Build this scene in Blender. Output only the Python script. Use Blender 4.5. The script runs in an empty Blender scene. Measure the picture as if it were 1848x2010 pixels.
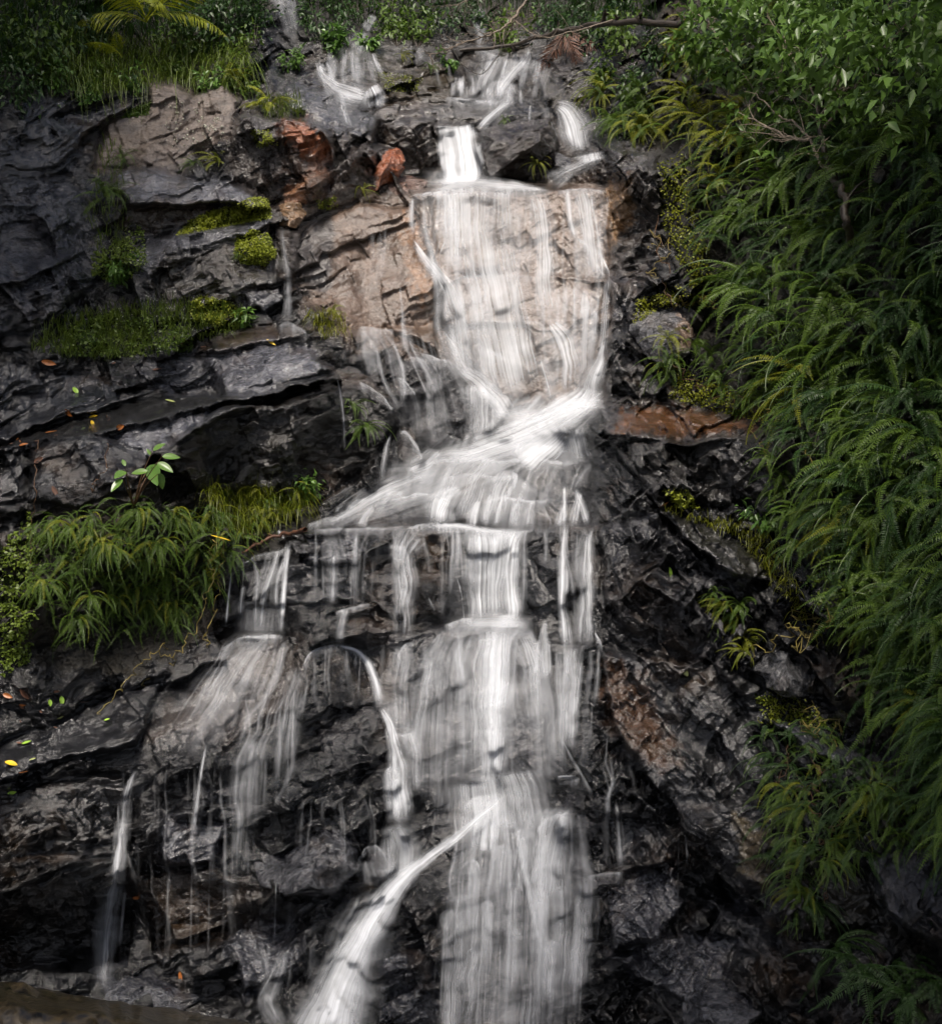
import bpy, bmesh, math, random
import numpy as np
from mathutils import Vector, Matrix, Euler
from mathutils.bvhtree import BVHTree
random.seed(7); rng = np.random.default_rng(7)
SC = bpy.context.scene
COL = SC.collection

# ------------------------------------------------------------------ camera
TX = 0.308; TY = TX*2010/1848; PITCH = math.radians(5)
CAM = np.array([0.0, 0.0, 6.2])
FWD = np.array([0, math.cos(PITCH), -math.sin(PITCH)]); UPV = np.array([0, math.sin(PITCH), math.cos(PITCH)])
cd = bpy.data.cameras.new('camera'); cam = bpy.data.objects.new('camera', cd); COL.objects.link(cam)
cd.sensor_fit = 'HORIZONTAL'; cd.sensor_width = 36; cd.lens = 36/(2*TX); cd.clip_end = 500; cd.clip_start = 0.1
cam.location = CAM; cam.rotation_euler = (math.radians(90)-PITCH, 0, 0)
SC.camera = cam
# ------------------------------------------------------------------ world, sun, exposure
SUN_EL, SUN_AZ = 64, 190         # azimuth: degrees from +Y (behind the fall) towards +X
w = bpy.data.worlds.new('World'); SC.world = w; w.use_nodes = True
nt = w.node_tree; bg = nt.nodes['Background']; sky = nt.nodes.new('ShaderNodeTexSky')
sky.sky_type = 'NISHITA'; sky.sun_disc = False; sky.sun_elevation = math.radians(SUN_EL); sky.sun_rotation = math.radians(SUN_AZ)
sky.air_density = 1.0; sky.dust_density = 6.0; sky.ozone_density = 1.0
nt.links.new(sky.outputs[0], bg.inputs[0]); bg.inputs[1].default_value = 0.11
sl = bpy.data.lights.new('sun', 'SUN'); sl.energy = 2.6; sl.angle = math.radians(10); sl.color = (1, 0.93, 0.84)
sun = bpy.data.objects.new('sun', sl); COL.objects.link(sun)
sd_ = Vector((math.sin(math.radians(SUN_AZ))*math.cos(math.radians(SUN_EL)), math.cos(math.radians(SUN_AZ))*math.cos(math.radians(SUN_EL)), math.sin(math.radians(SUN_EL))))
sun.rotation_euler = sd_.to_track_quat('Z', 'Y').to_euler(); sun.location = (0, 10, 30)
SC.view_settings.view_transform = 'Standard'; SC.view_settings.look = 'None'
SC.view_settings.exposure = 0.48; SC.view_settings.gamma = 1.0
SC.cycles.transparent_max_bounces = 40; SC.cycles.max_bounces = 5; SC.cycles.diffuse_bounces = 3; SC.cycles.glossy_bounces = 2; SC.cycles.use_adaptive_sampling = True; SC.cycles.adaptive_threshold = 0.03

# ------------------------------------------------------------------ helpers
def ray(u, v):
    a = (np.asarray(u, float)-924)/924*TX; b = (1005-np.asarray(v, float))/1005*TY
    return np.stack([a+0*b, FWD[1]+UPV[1]*b+0*a, FWD[2]+UPV[2]*b+0*a], -1)
def P(u, v, d): return CAM + ray(u, v)*np.asarray(d, float)[..., None]
def _h(ix, iy, iz, s):
    n = (ix*374761393 + iy*668265263 + iz*2147483647*3 + iz*1274126177 + s*974634777) & 0xffffffff
    n = ((n ^ (n >> 13))*1274126177) & 0xffffffff
    n = ((n ^ (n >> 15))*2246822519) & 0xffffffff
    return ((n ^ (n >> 16)) & 0xffffff)/float(0xffffff)
def vn(x, y, z=None, s=0):
    x = np.asarray(x, float); y = np.asarray(y, float)
    if z is None: z = np.zeros_like(x)
    ix, iy, iz = np.floor(x).astype(np.int64), np.floor(y).astype(np.int64), np.floor(z).astype(np.int64)
    fx, fy, fz = x-ix, y-iy, z-iz
    fx, fy, fz = [f*f*f*(f*(f*6-15)+10) for f in (fx, fy, fz)]
    r = 0
    two = bool(np.any(fz))
    for dz in ((0, 1) if two else (0,)):
        for dy in (0, 1):
            for dx in (0, 1):
                r = r + _h(ix+dx, iy+dy, iz+dz, s)*(fx if dx else 1-fx)*(fy if dy else 1-fy)*((fz if dz else 1-fz) if two else 1)
    return r*2-1
def fbm(x, y, z=None, s=0, o=4, g=0.5):
    r = 0; a = 1
    for k in range(o):
        r = r + a*vn(x*2**k, y*2**k, None if z is None else z*2**k, s+k*17); a *= g
    return r
def facet(x, y, s, slope=1.0, k=1.0):
    ix, iy = np.floor(x).astype(np.int64), np.floor(y).astype(np.int64)
    best = np.full(x.shape, -9.0)
    for dy in (-1, 0, 1):
        for dx in (-1, 0, 1):
            cx, cy = ix+dx, iy+dy; z = 0*cx
            px = x-(cx+_h(cx, cy, z, s)); py = y-(cy+_h(cx, cy, z, s+1))
            gx = (_h(cx, cy, z, s+2)*2-1)*slope; gy = (_h(cx, cy, z, s+3)*2-1)*slope
            o = _h(cx, cy, z, s+4)*0.5
            best = np.maximum(best, o+gx*px+gy*py-k*(px*px+py*py))
    return best
def sstep(x): x = np.clip(x, 0, 1); return x*x*(3-2*x)
def polysd(U, V, poly):
    n = len(poly); d = np.full(U.shape, 1e9); ins = np.zeros(U.shape, bool)
    for i in range(n):
        x0, y0 = poly[i]; x1, y1 = poly[(i+1) % n]
        ex, ey = x1-x0, y1-y0; t = np.clip(((U-x0)*ex+(V-y0)*ey)/(ex*ex+ey*ey+1e-9), 0, 1)
        d = np.minimum(d, (U-x0-t*ex)**2+(V-y0-t*ey)**2)
        c = ((y0 > V) != (y1 > V)) & (U < (x1-x0)*(V-y0)/(y1-y0+1e-9)+x0); ins ^= c
    d = np.sqrt(d); return np.where(ins, d, -d)
def tag(o, label=None, cat=None, group=None, kind=None):
    if label: o['label'] = label
    if cat: o['category'] = cat
    if group: o['group'] = group
    if kind: o['kind'] = kind
    return o
def empty(name, loc, rot=(0, 0, 0), parent=None):
    o = bpy.data.objects.new(name, None); COL.objects.link(o); o.location = loc; o.rotation_euler = rot; o.empty_display_size = 0.1
    if parent: o.parent = parent
    return o
def mesh(name, verts, faces, mat=None, parent=None, smooth=True, uvs=None, attrs=None, link=True):
    me = bpy.data.meshes.new(name)
    verts = np.asarray(verts, np.float32); faces = np.asarray(faces, np.int32)
    me.vertices.add(len(verts)); me.vertices.foreach_set('co', verts.ravel())
    k = faces.shape[1]; me.loops.add(faces.size); me.loops.foreach_set('vertex_index', faces.ravel())
    me.polygons.add(len(faces)); me.polygons.foreach_set('loop_start', np.arange(0, faces.size, k, dtype=np.int32))
    me.polygons.foreach_set('loop_total', np.full(len(faces), k, np.int32))
    me.polygons.foreach_set('use_smooth', np.full(len(faces), smooth))
    if uvs is not None:
        l = me.uv_layers.new(name='UVMap'); l.data.foreach_set('uv', np.asarray(uvs, np.float32)[faces.ravel()].ravel())
    for nme, arr in (attrs or {}).items():
        arr = np.asarray(arr, np.float32)
        if arr.ndim == 1: a = me.attributes.new(nme, 'FLOAT', 'POINT'); a.data.foreach_set('value', arr)
        else:
            a = me.attributes.new(nme, 'FLOAT_COLOR', 'POINT'); a.data.foreach_set('color', np.concatenate([arr, np.ones((len(arr), 1), np.float32)], 1).ravel())
    me.update(calc_edges=True)
    if mat: me.materials.append(mat)
    if not link: return me
    o = bpy.data.objects.new(name, me); COL.objects.link(o)
    if parent: o.parent = parent
    return o
def gridf(nr, nc, off=0, wrap=False):
    r = np.arange(nr-1)[:, None]; c = np.arange(nc if wrap else nc-1)[None, :]; c1 = (c+1) % nc
    return np.stack([r*nc+c, r*nc+c1, (r+1)*nc+c1, (r+1)*nc+c], -1).reshape(-1, 4)+off

# ------------------------------------------------------------------ materials
def newmat(name):
    m = bpy.data.materials.new(name); m.use_nodes = True; t = m.node_tree; return m, t, t.nodes, t.links, t.nodes['Principled BSDF']
def N(nn, typ, **kw):
    n = nn.new(typ)
    for k, v in kw.items():
        if k.startswith('i_'): n.inputs[k[2:].replace('_', ' ')].default_value = v
        else: setattr(n, k, v)
    return n
def rock_mat(name, wet=1.0, fleck=0.0, bump=1.0):
    m, t, n, L, b = newmat(name)
    at = N(n, 'ShaderNodeAttribute', attribute_name='tint'); geo = N(n, 'ShaderNodeNewGeometry')
    n1 = N(n, 'ShaderNodeTexNoise', i_Scale=2.6, i_Detail=8.0, i_Roughness=0.68); L.new(geo.outputs['Position'], n1.inputs['Vector'])
    n2 = N(n, 'ShaderNodeTexNoise', i_Scale=22.0, i_Detail=6.0, i_Roughness=0.66); L.new(geo.outputs['Position'], n2.inputs['Vector'])
    n3 = N(n, 'ShaderNodeTexNoise', i_Scale=150.0, i_Detail=3.0, i_Roughness=0.6); L.new(geo.outputs['Position'], n3.inputs['Vector'])
    # colour variation
    mr = N(n, 'ShaderNodeMapRange'); L.new(n1.outputs[0], mr.inputs[0]); mr.inputs[1].default_value = 0.3; mr.inputs[2].default_value = 0.7; mr.inputs[3].default_value = 0.5; mr.inputs[4].default_value = 1.5
    mr2 = N(n, 'ShaderNodeMapRange'); L.new(n2.outputs[0], mr2.inputs[0]); mr2.inputs[1].default_value = 0.3; mr2.inputs[2].default_value = 0.7; mr2.inputs[3].default_value = 0.7; mr2.inputs[4].default_value = 1.3
    mr3 = N(n, 'ShaderNodeMapRange'); L.new(n3.outputs[0], mr3.inputs[0]); mr3.inputs[1].default_value = 0.3; mr3.inputs[2].default_value = 0.7; mr3.inputs[3].default_value = 0.72; mr3.inputs[4].default_value = 1.28
    mm = N(n, 'ShaderNodeMath', operation='MULTIPLY'); L.new(mr.outputs[0], mm.inputs[0]); L.new(mr2.outputs[0], mm.inputs[1])
    mm2 = N(n, 'ShaderNodeMath', operation='MULTIPLY'); L.new(mm.outputs[0], mm2.inputs[0]); L.new(mr3.outputs[0], mm2.inputs[1])
    vm = N(n, 'ShaderNodeVectorMath', operation='SCALE'); L.new(at.outputs['Color'], vm.inputs[0]); L.new(mm2.outputs[0], vm.inputs['Scale'])
    n5 = N(n, 'ShaderNodeTexNoise', i_Scale=1.1, i_Detail=7.0, i_Roughness=0.7); L.new(geo.outputs['Position'], n5.inputs['Vector'])
    ms = N(n, 'ShaderNodeMapRange'); L.new(n5.outputs[0], ms.inputs[0]); ms.inputs[1].default_value = 0.54; ms.inputs[2].default_value = 0.68; ms.inputs[3].default_value = 0.0; ms.inputs[4].default_value = 0.75
    sx = N(n, 'ShaderNodeMix', data_type='RGBA'); L.new(ms.outputs[0], sx.inputs[0]); L.new(vm.outputs[0], sx.inputs[6]); sx.inputs[7].default_value = (0.045, 0.026, 0.012, 1)
    col = sx.outputs[2]
    L.new(col, b.inputs['Base Color'])
    # bump: creased shards, strands, grain
    mp = N(n, 'ShaderNodeMapping'); mp.inputs['Scale'].default_value = (1, 1, 2.2); mp.inputs['Rotation'].default_value = (0.3, 0.5, 0)
    L.new(geo.outputs['Position'], mp.inputs['Vector'])
    wn = N(n, 'ShaderNodeTexNoise', i_Scale=5.0, i_Detail=3.0); L.new(mp.outputs[0], wn.inputs['Vector'])
    wm = N(n, 'ShaderNodeVectorMath', operation='MULTIPLY_ADD'); L.new(wn.outputs['Color'], wm.inputs[0]); wm.inputs[1].default_value = (0.12, 0.12, 0.12); L.new(mp.outputs[0], wm.inputs[2])
    fz = N(n, 'ShaderNodeMapRange'); L.new(n1.outputs[0], fz.inputs[0]); fz.inputs[1].default_value = 0.42; fz.inputs[2].default_value = 0.60; fz.inputs[3].default_value = 0.25; fz.inputs[4].default_value = 1.0
    def shards(sc):
        v = N(n, 'ShaderNodeTexVoronoi', i_Scale=float(sc)); L.new(wm.outputs[0], v.inputs['Vector'])
        a_ = N(n, 'ShaderNodeVectorMath', operation='SUBTRACT'); L.new(wm.outputs[0], a_.inputs[0]); L.new(v.outputs['Position'], a_.inputs[1])
        c_ = N(n, 'ShaderNodeVectorMath', operation='SUBTRACT'); L.new(v.outputs['Color'], c_.inputs[0]); c_.inputs[1].default_value = (.5, .5, .5)
        d_ = N(n, 'ShaderNodeVectorMath', operation='DOT_PRODUCT'); L.new(a_.outputs[0], d_.inputs[0]); L.new(c_.outputs[0], d_.inputs[1]); return d_.outputs['Value']
    wo = N(n, 'ShaderNodeAttribute', attribute_name='worn')
    def less(x0, k_, src=None):
        q = N(n, 'ShaderNodeMath', operation='MULTIPLY_ADD'); L.new(wo.outputs['Fac'], q.inputs[0]); q.inputs[1].default_value = -k_*x0; q.inputs[2].default_value = x0; q.use_clamp = True
        if src is None: return q.outputs[0]
        z = N(n, 'ShaderNodeMath', operation='MULTIPLY'); L.new(q.outputs[0], z.inputs[0]); L.new(src, z.inputs[1]); return z.outputs[0]
    b1 = N(n, 'ShaderNodeBump'); L.new(less(.9, .85), b1.inputs['Strength']); b1.inputs['Distance'].default_value = 0.75*bump; L.new(shards(5), b1.inputs['Height'])
    b2 = N(n, 'ShaderNodeBump'); L.new(less(1.0, .85, fz.outputs[0]), b2.inputs['Strength']); b2.inputs['Distance'].default_value = 0.8*bump; L.new(shards(17), b2.inputs['Height']); L.new(b1.outputs[0], b2.inputs['Normal'])
    b3 = N(n, 'ShaderNodeBump'); L.new(less(.8, .45), b3.inputs['Strength']); b3.inputs['Distance'].default_value = 0.035*bump; L.new(n2.outputs[0], b3.inputs['Height']); L.new(b2.outputs[0], b3.inputs['Normal'])
    b4 = N(n, 'ShaderNodeBump'); b4.inputs['Strength'].default_value = 0.5; b4.inputs['Distance'].default_value = 0.006*bump; L.new(n3.outputs[0], b4.inputs['Height']); L.new(b3.outputs[0], b4.inputs['Normal'])
    L.new(b4.outputs[0], b.inputs['Normal'])
    wa = N(n, 'ShaderNodeAttribute', attribute_name='dry')
    rr = N(n, 'ShaderNodeMapRange'); L.new(n1.outputs[0], rr.inputs[0]); rr.inputs[1].default_value = 0.35; rr.inputs[2].default_value = 0.65; rr.inputs[3].default_value = 0.09; rr.inputs[4].default_value = 0.27
    ad = N(n, 'ShaderNodeMath', operation='MULTIPLY_ADD'); L.new(wa.outputs['Fac'], ad.inputs[0]); ad.inputs[1].default_value = 0.45; L.new(rr.outputs[0], ad.inputs[2]); ad.use_clamp = True
    L.new(ad.outputs[0], b.inputs['Roughness'])
    b.inputs['IOR'].default_value = 1.6; b.inputs['Coat Roughness'].default_value = 0.12
    cw = N(n, 'ShaderNodeMath', operation='MULTIPLY_ADD'); L.new(wa.outputs['Fac'], cw.inputs[0]); cw.inputs[1].default_value = -.85; cw.inputs[2].default_value = .85; cw.use_clamp = True; L.new(cw.outputs[0], b.inputs['Coat Weight'])
    L.new(b3.outputs[0], b.inputs['Coat Normal'])
    return m
ROCK = rock_mat('wet_rock')
def water_mat():
    m, t, n, L, b = newmat('silky_water')
    b.inputs['Base Color'].default_value = (0.82, 0.85, 0.90, 1); b.inputs['Roughness'].default_value = 0.6
    b.inputs['IOR'].default_value = 1.2
    uv = N(n, 'ShaderNodeUVMap'); d = N(n, 'ShaderNodeAttribute', attribute_name='dens'); s = N(n, 'ShaderNodeAttribute', attribute_name='streak')
    def st(sx, sy, off, det=3.0, ro=0.6):
        mp = N(n, 'ShaderNodeMapping'); mp.inputs['Scale'].default_value = (sx, sy, 1); mp.inputs['Location'].default_value = (off, off*.7, 0)
        L.new(uv.outputs[0], mp.inputs[0]); x = N(n, 'ShaderNodeTexNoise', i_Scale=1.0, i_Detail=det, i_Roughness=ro); L.new(mp.outputs[0], x.inputs['Vector'])
        return x.outputs[0]
    a = st(24, 0.22, 3, 2.0); c = st(62, 0.3, 11, 2.0, .6); e = st(4, 3.0, 7)
    def mr(x, a0, a1, b0, b1):
        q = N(n, 'ShaderNodeMapRange'); L.new(x, q.inputs[0]); q.inputs[1].default_value = a0; q.inputs[2].default_value = a1; q.inputs[3].default_value = b0; q.inputs[4].default_value = b1; return q.outputs[0]
    def ma(op, x, y, cl=False):
        q = N(n, 'ShaderNodeMath', operation=op); q.use_clamp = cl
        for i, z in enumerate((x, y)):
            if isinstance(z, float): q.inputs[i].default_value = z
            else: L.new(z, q.inputs[i])
        return q.outputs[0]
    k = ma('ADD', ma('MULTIPLY', mr(a, .3, .7, 0, 1), 0.55), ma('MULTIPLY', mr(c, .25, .75, 0, 1), 0.45))
    g_ = st(3.2, 0.9, 19, 2.0); k = ma('MULTIPLY', k, mr(g_, .3, .7, .45, 1.5)); k = ma('MULTIPLY', k, mr(e, .3, .7, .8, 1.15))
    k = mr(k, 0.18, 0.85, 0.28, 1.75)          # streak multiplier
    # mix(1,k,streak)
    mx = N(n, 'ShaderNodeMix'); L.new(s.outputs['Fac'], mx.inputs[0]); mx.inputs[2].default_value = 1.0; L.new(k, mx.inputs[3])
    al = ma('MULTIPLY', d.outputs['Fac'], mx.outputs[0], True)
    tr = N(n, 'ShaderNodeBsdfTranslucent'); tr.inputs[0].default_value = (.9, .9, .9, 1); m1 = N(n, 'ShaderNodeMixShader'); m1.inputs[0].default_value = .2
    L.new(b.outputs[0], m1.inputs[1]); L.new(tr.outputs[0], m1.inputs[2])
    cn = N(n, 'ShaderNodeCombineXYZ'); cn.inputs[0].default_value = 0.0; cn.inputs[1].default_value = -.62; cn.inputs[2].default_value = .78; gn = N(n, 'ShaderNodeNewGeometry'); vx = N(n, 'ShaderNodeVectorMath', operation='MULTIPLY_ADD'); L.new(gn.outputs['Normal'], vx.inputs[0]); vx.inputs[1].default_value = (.3, .3, .3); L.new(cn.outputs[0], vx.inputs[2]); vz = N(n, 'ShaderNodeVectorMath', operation='NORMALIZE'); L.new(vx.outputs[0], vz.inputs[0]); L.new(vz.outputs[0], b.inputs['Normal'])
    tp = N(n, 'ShaderNodeBsdfTransparent'); m2 = N(n, 'ShaderNodeMixShader'); L.new(al, m2.inputs[0]); L.new(tp.outputs[0], m2.inputs[1]); L.new(m1.outputs[0], m2.inputs[2]); L.new(m2.outputs[0], n['Material Output'].inputs[0])
    return m
WATER = water_mat()
def leaf_mat(name, c1, c2, rough=0.45, trans=0.25, objrand=True, c3=None):
    m, t, n, L, b = newmat(name)
    geo = N(n, 'ShaderNodeNewGeometry'); oi = N(n, 'ShaderNodeObjectInfo')
    nz = N(n, 'ShaderNodeTexNoise', i_Scale=3.0, i_Detail=2.0); L.new(geo.outputs['Position'], nz.inputs['Vector'])
    ad = N(n, 'ShaderNodeMath', operation='MULTIPLY_ADD'); L.new(oi.outputs['Random'], ad.inputs[0]); ad.inputs[1].default_value = 0.5 if objrand else 0; L.new(nz.outputs[0], ad.inputs[2])
    isl = N(n, 'ShaderNodeMath', operation='MULTIPLY_ADD'); L.new(geo.outputs['Random Per Island'], isl.inputs[0]); isl.inputs[1].default_value = 0.35; L.new(ad.outputs[0], isl.inputs[2])
    cr = N(n, 'ShaderNodeValToRGB'); L.new(isl.outputs[0], cr.inputs[0])
    cr.color_ramp.elements[0].position = 0.35; cr.color_ramp.elements[0].color = (*c1, 1); cr.color_ramp.elements[1].position = 1.15 if False else 1.0; cr.color_ramp.elements[1].color = (*c2, 1)
    if c3: e = cr.color_ramp.elements.new(0.97); e.color = (*c3, 1)
    L.new(cr.outputs[0], b.inputs['Base Color']); b.inputs['Roughness'].default_value = rough
    tr = N(n, 'ShaderNodeBsdfTranslucent'); L.new(cr.outputs[0], tr.inputs[0]); mx = N(n, 'ShaderNodeMixShader'); mx.inputs[0].default_value = trans
    out = n['Material Output']; L.new(b.outputs[0], mx.inputs[1]); L.new(tr.outputs[0], mx.inputs[2]); L.new(mx.outputs[0], out.inputs[0])
    return m
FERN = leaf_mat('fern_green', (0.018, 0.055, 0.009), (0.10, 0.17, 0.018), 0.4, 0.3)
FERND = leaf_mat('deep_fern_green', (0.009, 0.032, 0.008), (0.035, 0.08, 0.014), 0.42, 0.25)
FERNY = leaf_mat('yellow_fern_green', (0.045, 0.10, 0.008), (0.24, 0.26, 0.015), 0.4, 0.3)
GRASS = leaf_mat('grass_green', (0.04, 0.10, 0.012), (0.14, 0.20, 0.025), 0.45, 0.3)
MOSS = leaf_mat('moss_green', (0.09, 0.15, 0.01), (0.32, 0.36, 0.03), 0.5, 0.3)
CROWN = leaf_mat('tree_leaf_green', (0.012, 0.036, 0.009), (0.11, 0.20, 0.035), 0.35, 0.3)
LEAF = leaf_mat('broad_leaf_green', (0.03, 0.09, 0.015), (0.14, 0.26, 0.05), 0.3, 0.3)
PALM = leaf_mat('palm_yellow_green', (0.12, 0.17, 0.01), (0.35, 0.38, 0.02), 0.4, 0.35)
def plain(name, c, rough=0.6, sc=30, var=0.5):
    m, t, n, L, b = newmat(name); geo = N(n, 'ShaderNodeNewGeometry'); nz = N(n, 'ShaderNodeTexNoise', i_Scale=float(sc), i_Detail=5.0); L.new(geo.outputs['Position'], nz.inputs['Vector'])
    mr = N(n, 'ShaderNodeMapRange'); L.new(nz.outputs[0], mr.inputs[0]); mr.inputs[1].default_value = .3; mr.inputs[2].default_value = .7; mr.inputs[3].default_value = 1-var; mr.inputs[4].default_value = 1+var
    vm = N(n, 'ShaderNodeVectorMath', operation='SCALE'); vm.inputs[0].default_value = c; L.new(mr.outputs[0], vm.inputs['Scale']); L.new(vm.outputs[0], b.inputs['Base Color'])
    bp = N(n, 'ShaderNodeBump'); bp.inputs['Distance'].default_value = .01; bp.inputs['Strength'].default_value = .6; L.new(nz.outputs[0], bp.inputs['Height']); L.new(bp.outputs[0], b.inputs['Normal'])
    b.inputs['Roughness'].default_value = rough; return m
BARK = plain('pale_bark', (0.20, 0.16, 0.12), .6, 40); BARKD = plain('dark_bark', (0.035, 0.026, 0.018), .55, 40)
VINE = plain('vine_stem', (0.22, 0.17, 0.04), .5, 20); ROOT = plain('brown_root', (0.09, 0.045, 0.02), .6, 30)
DEAD = plain('dead_frond_brown', (0.11, 0.05, 0.03), .6, 20)
LYEL = plain('yellow_leaf', (0.75, 0.50, 0.03), .4, 15, .2); LGRN = plain('lime_leaf', (0.30, 0.50, 0.06), .35, 15, .3); LORG = plain('orange_leaf', (0.30, 0.10, 0.02), .4, 30, .5); LPAL = plain('pale_leaf', (0.40, 0.45, 0.15), .35, 15, .3)
LIMG = plain('lichen', (0.55, 0.55, 0.45), .8, 60, .3)

# ------------------------------------------------------------------ terrain: depth of the cliff along each sight line, in metres
def axis(a, b, step, lo, hi, k):
    s = [lo+(a-lo)*(i/k)**0.6 for i in range(k)]; e = [b+(hi-b)*(1-(1-i/k))**1.6 for i in range(1, k+1)]
    return np.array(s+list(np.arange(a, b, step))+[b]+e)
ua = axis(-60, 1908, 2.3, -2300, 4100, 60); va = axis(-60, 2070, 2.3, -650, 2900, 50)
U, V = np.meshgrid(ua, va)
PROF = [
 (-2300, [(2900, 5.0), (1000, 5.6), (0, 7.5), (-650, 10)]),
 (-700, [(2900, 8.0), (2100, 8.6), (1000, 9.9), (0, 12.5), (-650, 16)]),
 (0, [(2900, 9.5), (2010, 10.3), (1500, 10.9), (1330, 11.3), (1000, 11.7), (870, 12.0), (800, 12.5), (690, 12.8), (600, 13.0), (350, 13.4), (200, 13.9), (0, 15.2), (-650, 19)]),
 (300, [(2900, 9.5), (2010, 10.5), (1500, 11.1), (1330, 11.5), (1250, 11.9), (960, 12.2), (830, 12.5), (790, 12.9), (700, 13.2), (640, 13.6), (500, 13.9), (330, 14.3), (180, 14.9), (0, 16.3), (-650, 20)]),
 (600, [(2900, 9.5), (2010, 10.7), (1500, 11.3), (1250, 11.8), (1050, 12.2), (1030, 12.5), (900, 12.9), (780, 13.1), (660, 13.5), (640, 13.9), (420, 14.5), (240, 15.2), (100, 16.3), (0, 17), (-650, 21)]),
 (940, [(2900, 9.6), (2010, 10.9), (1700, 11.2), (1570, 11.5), (1240, 11.95), (1215, 12.15), (1045, 12.3), (1030, 12.6), (905, 13.3), (890, 13.6), (780, 14.2), (385, 14.95), (358, 15.4), (250, 15.6), (215, 16.0), (100, 17.0), (60, 17.6), (0, 18.2), (-650, 22)]),
 (1200, [(2900, 9.5), (2010, 10.8), (1570, 11.3), (1250, 11.8), (1040, 12.3), (900, 12.9), (790, 13.4), (330, 14.6), (200, 15.6), (0, 17.2), (-650, 21)]),
 (1450, [(2900, 9.3), (2010, 10.4), (1500, 10.9), (1100, 11.6), (980, 11.9), (870, 12.2), (790, 12.8), (700, 12.9), (300, 13.9), (0, 15.2), (-650, 19)]),
 (1750, [(2900, 9.0), (2010, 9.6), (1500, 10.0), (1000, 10.6), (500, 11.3), (0, 12.3), (-650, 15)]),
 (2500, [(2900, 7.0), (2010, 7.4), (1000, 8.2), (0, 9.6), (-650, 13)]),
 (4100, [(2900, 4.4), (1000, 5.2), (0, 7), (-650, 9)])]
cols = np.array([np.interp(va, [q[0] for q in pr[::-1]], [q[1] for q in pr[::-1]]) for _, pr in PROF])
st_ = np.array([q[0] for q in PROF]); idx = np.clip(np.searchsorted(st_, ua)-1, 0, len(st_)-2)
tt = (ua-st_[idx])/(st_[idx+1]-st_[idx])
D = (cols[idx]*(1-tt)[:, None]+cols[idx+1]*tt[:, None]).T.copy()
for _ in range(3): D[:, 1:-1] = (D[:, :-2]+2*D[:, 1:-1]+D[:, 2:])/4
# large and medium angular relief; strata dip towards the channel on both sides
sideR = sstep((U-1000)/300); ang = np.where(U < 1000, 0.42, -0.75)
def rot(a): return U*np.cos(a)+V*np.sin(a), -U*np.sin(a)+V*np.cos(a)
la, lb = rot(0.45); ra, rb = rot(-0.0); ra, rb = U*np.cos(.8)+V*np.sin(.8), -U*np.sin(.8)+V*np.cos(.8); la, lb = U*np.cos(-.42)+V*np.sin(-.42), -U*np.sin(-.42)+V*np.cos(-.42)
wx, wy = fbm(U/90, V/90, s=5, o=3)*14, fbm(U/90, V/90, s=9, o=3)*14
centre = np.exp(-((U-950)/270)**2)
def rel(c, ax, s, sl, k): return facet((la+wx)/(c*ax), (lb+wy)/c, s, sl, k)*(1-sideR)+facet((ra+wx)/(c*ax), (rb+wy)/c, s+50, sl, k)*sideR
amp = 1-0.35*centre
big = rel(190, 1.5, 3, 1.6, .8); med = rel(80, 1.4, 13, 2.1, .55); sml = rel(32, 1.4, 23, 2.4, .2); tin = rel(11, 1.4, 33, 2.4, .2)
D -= amp*(0.36*(big-.5)+0.15*(med-.5))
zn = sstep(fbm(U/120, V/120, s=44, o=3)*.9+.5)
fine = 0.05*(sml-.5)*(.5+zn)+0.020*(tin-.5)*(.4+zn+.6*sideR)-0.012*fbm(U/16, V/16, s=40, o=3)
slate = np.array([0.007, 0.0072, 0.0085]); TINT = np.zeros(U.shape+(3,))+slate; DRY = np.zeros(U.shape); WORN = np.zeros(U.shape)
wu, wv = U+wx*.55+fbm(U/14, V/14, s=61, o=2)*2.5, V+wy*.55+fbm(U/14, V/14, s=71, o=2)*2.5
def ledge(pts, step, tread, decay, fade=50):
    xs = [p[0] for p in pts]; ys = [p[1] for p in pts]; L = np.interp(U, xs, ys)+wy*.3
    x = L-V; wgt = sstep((U-xs[0])/fade+.5)*sstep((xs[-1]-U)/fade+.5)
    global D; D += wgt*step*sstep(x/tread)*np.exp(-np.maximum(0, x-tread)/decay)
def region(poly, m):
    us = [p[0] for p in poly]; vs = [p[1] for p in poly]
    i0, i1 = np.searchsorted(va, [min(vs)-m, max(vs)+m]); j0, j1 = np.searchsorted(ua, [min(us)-m, max(us)+m])
    return slice(i0, i1), slice(j0, j1)
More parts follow.
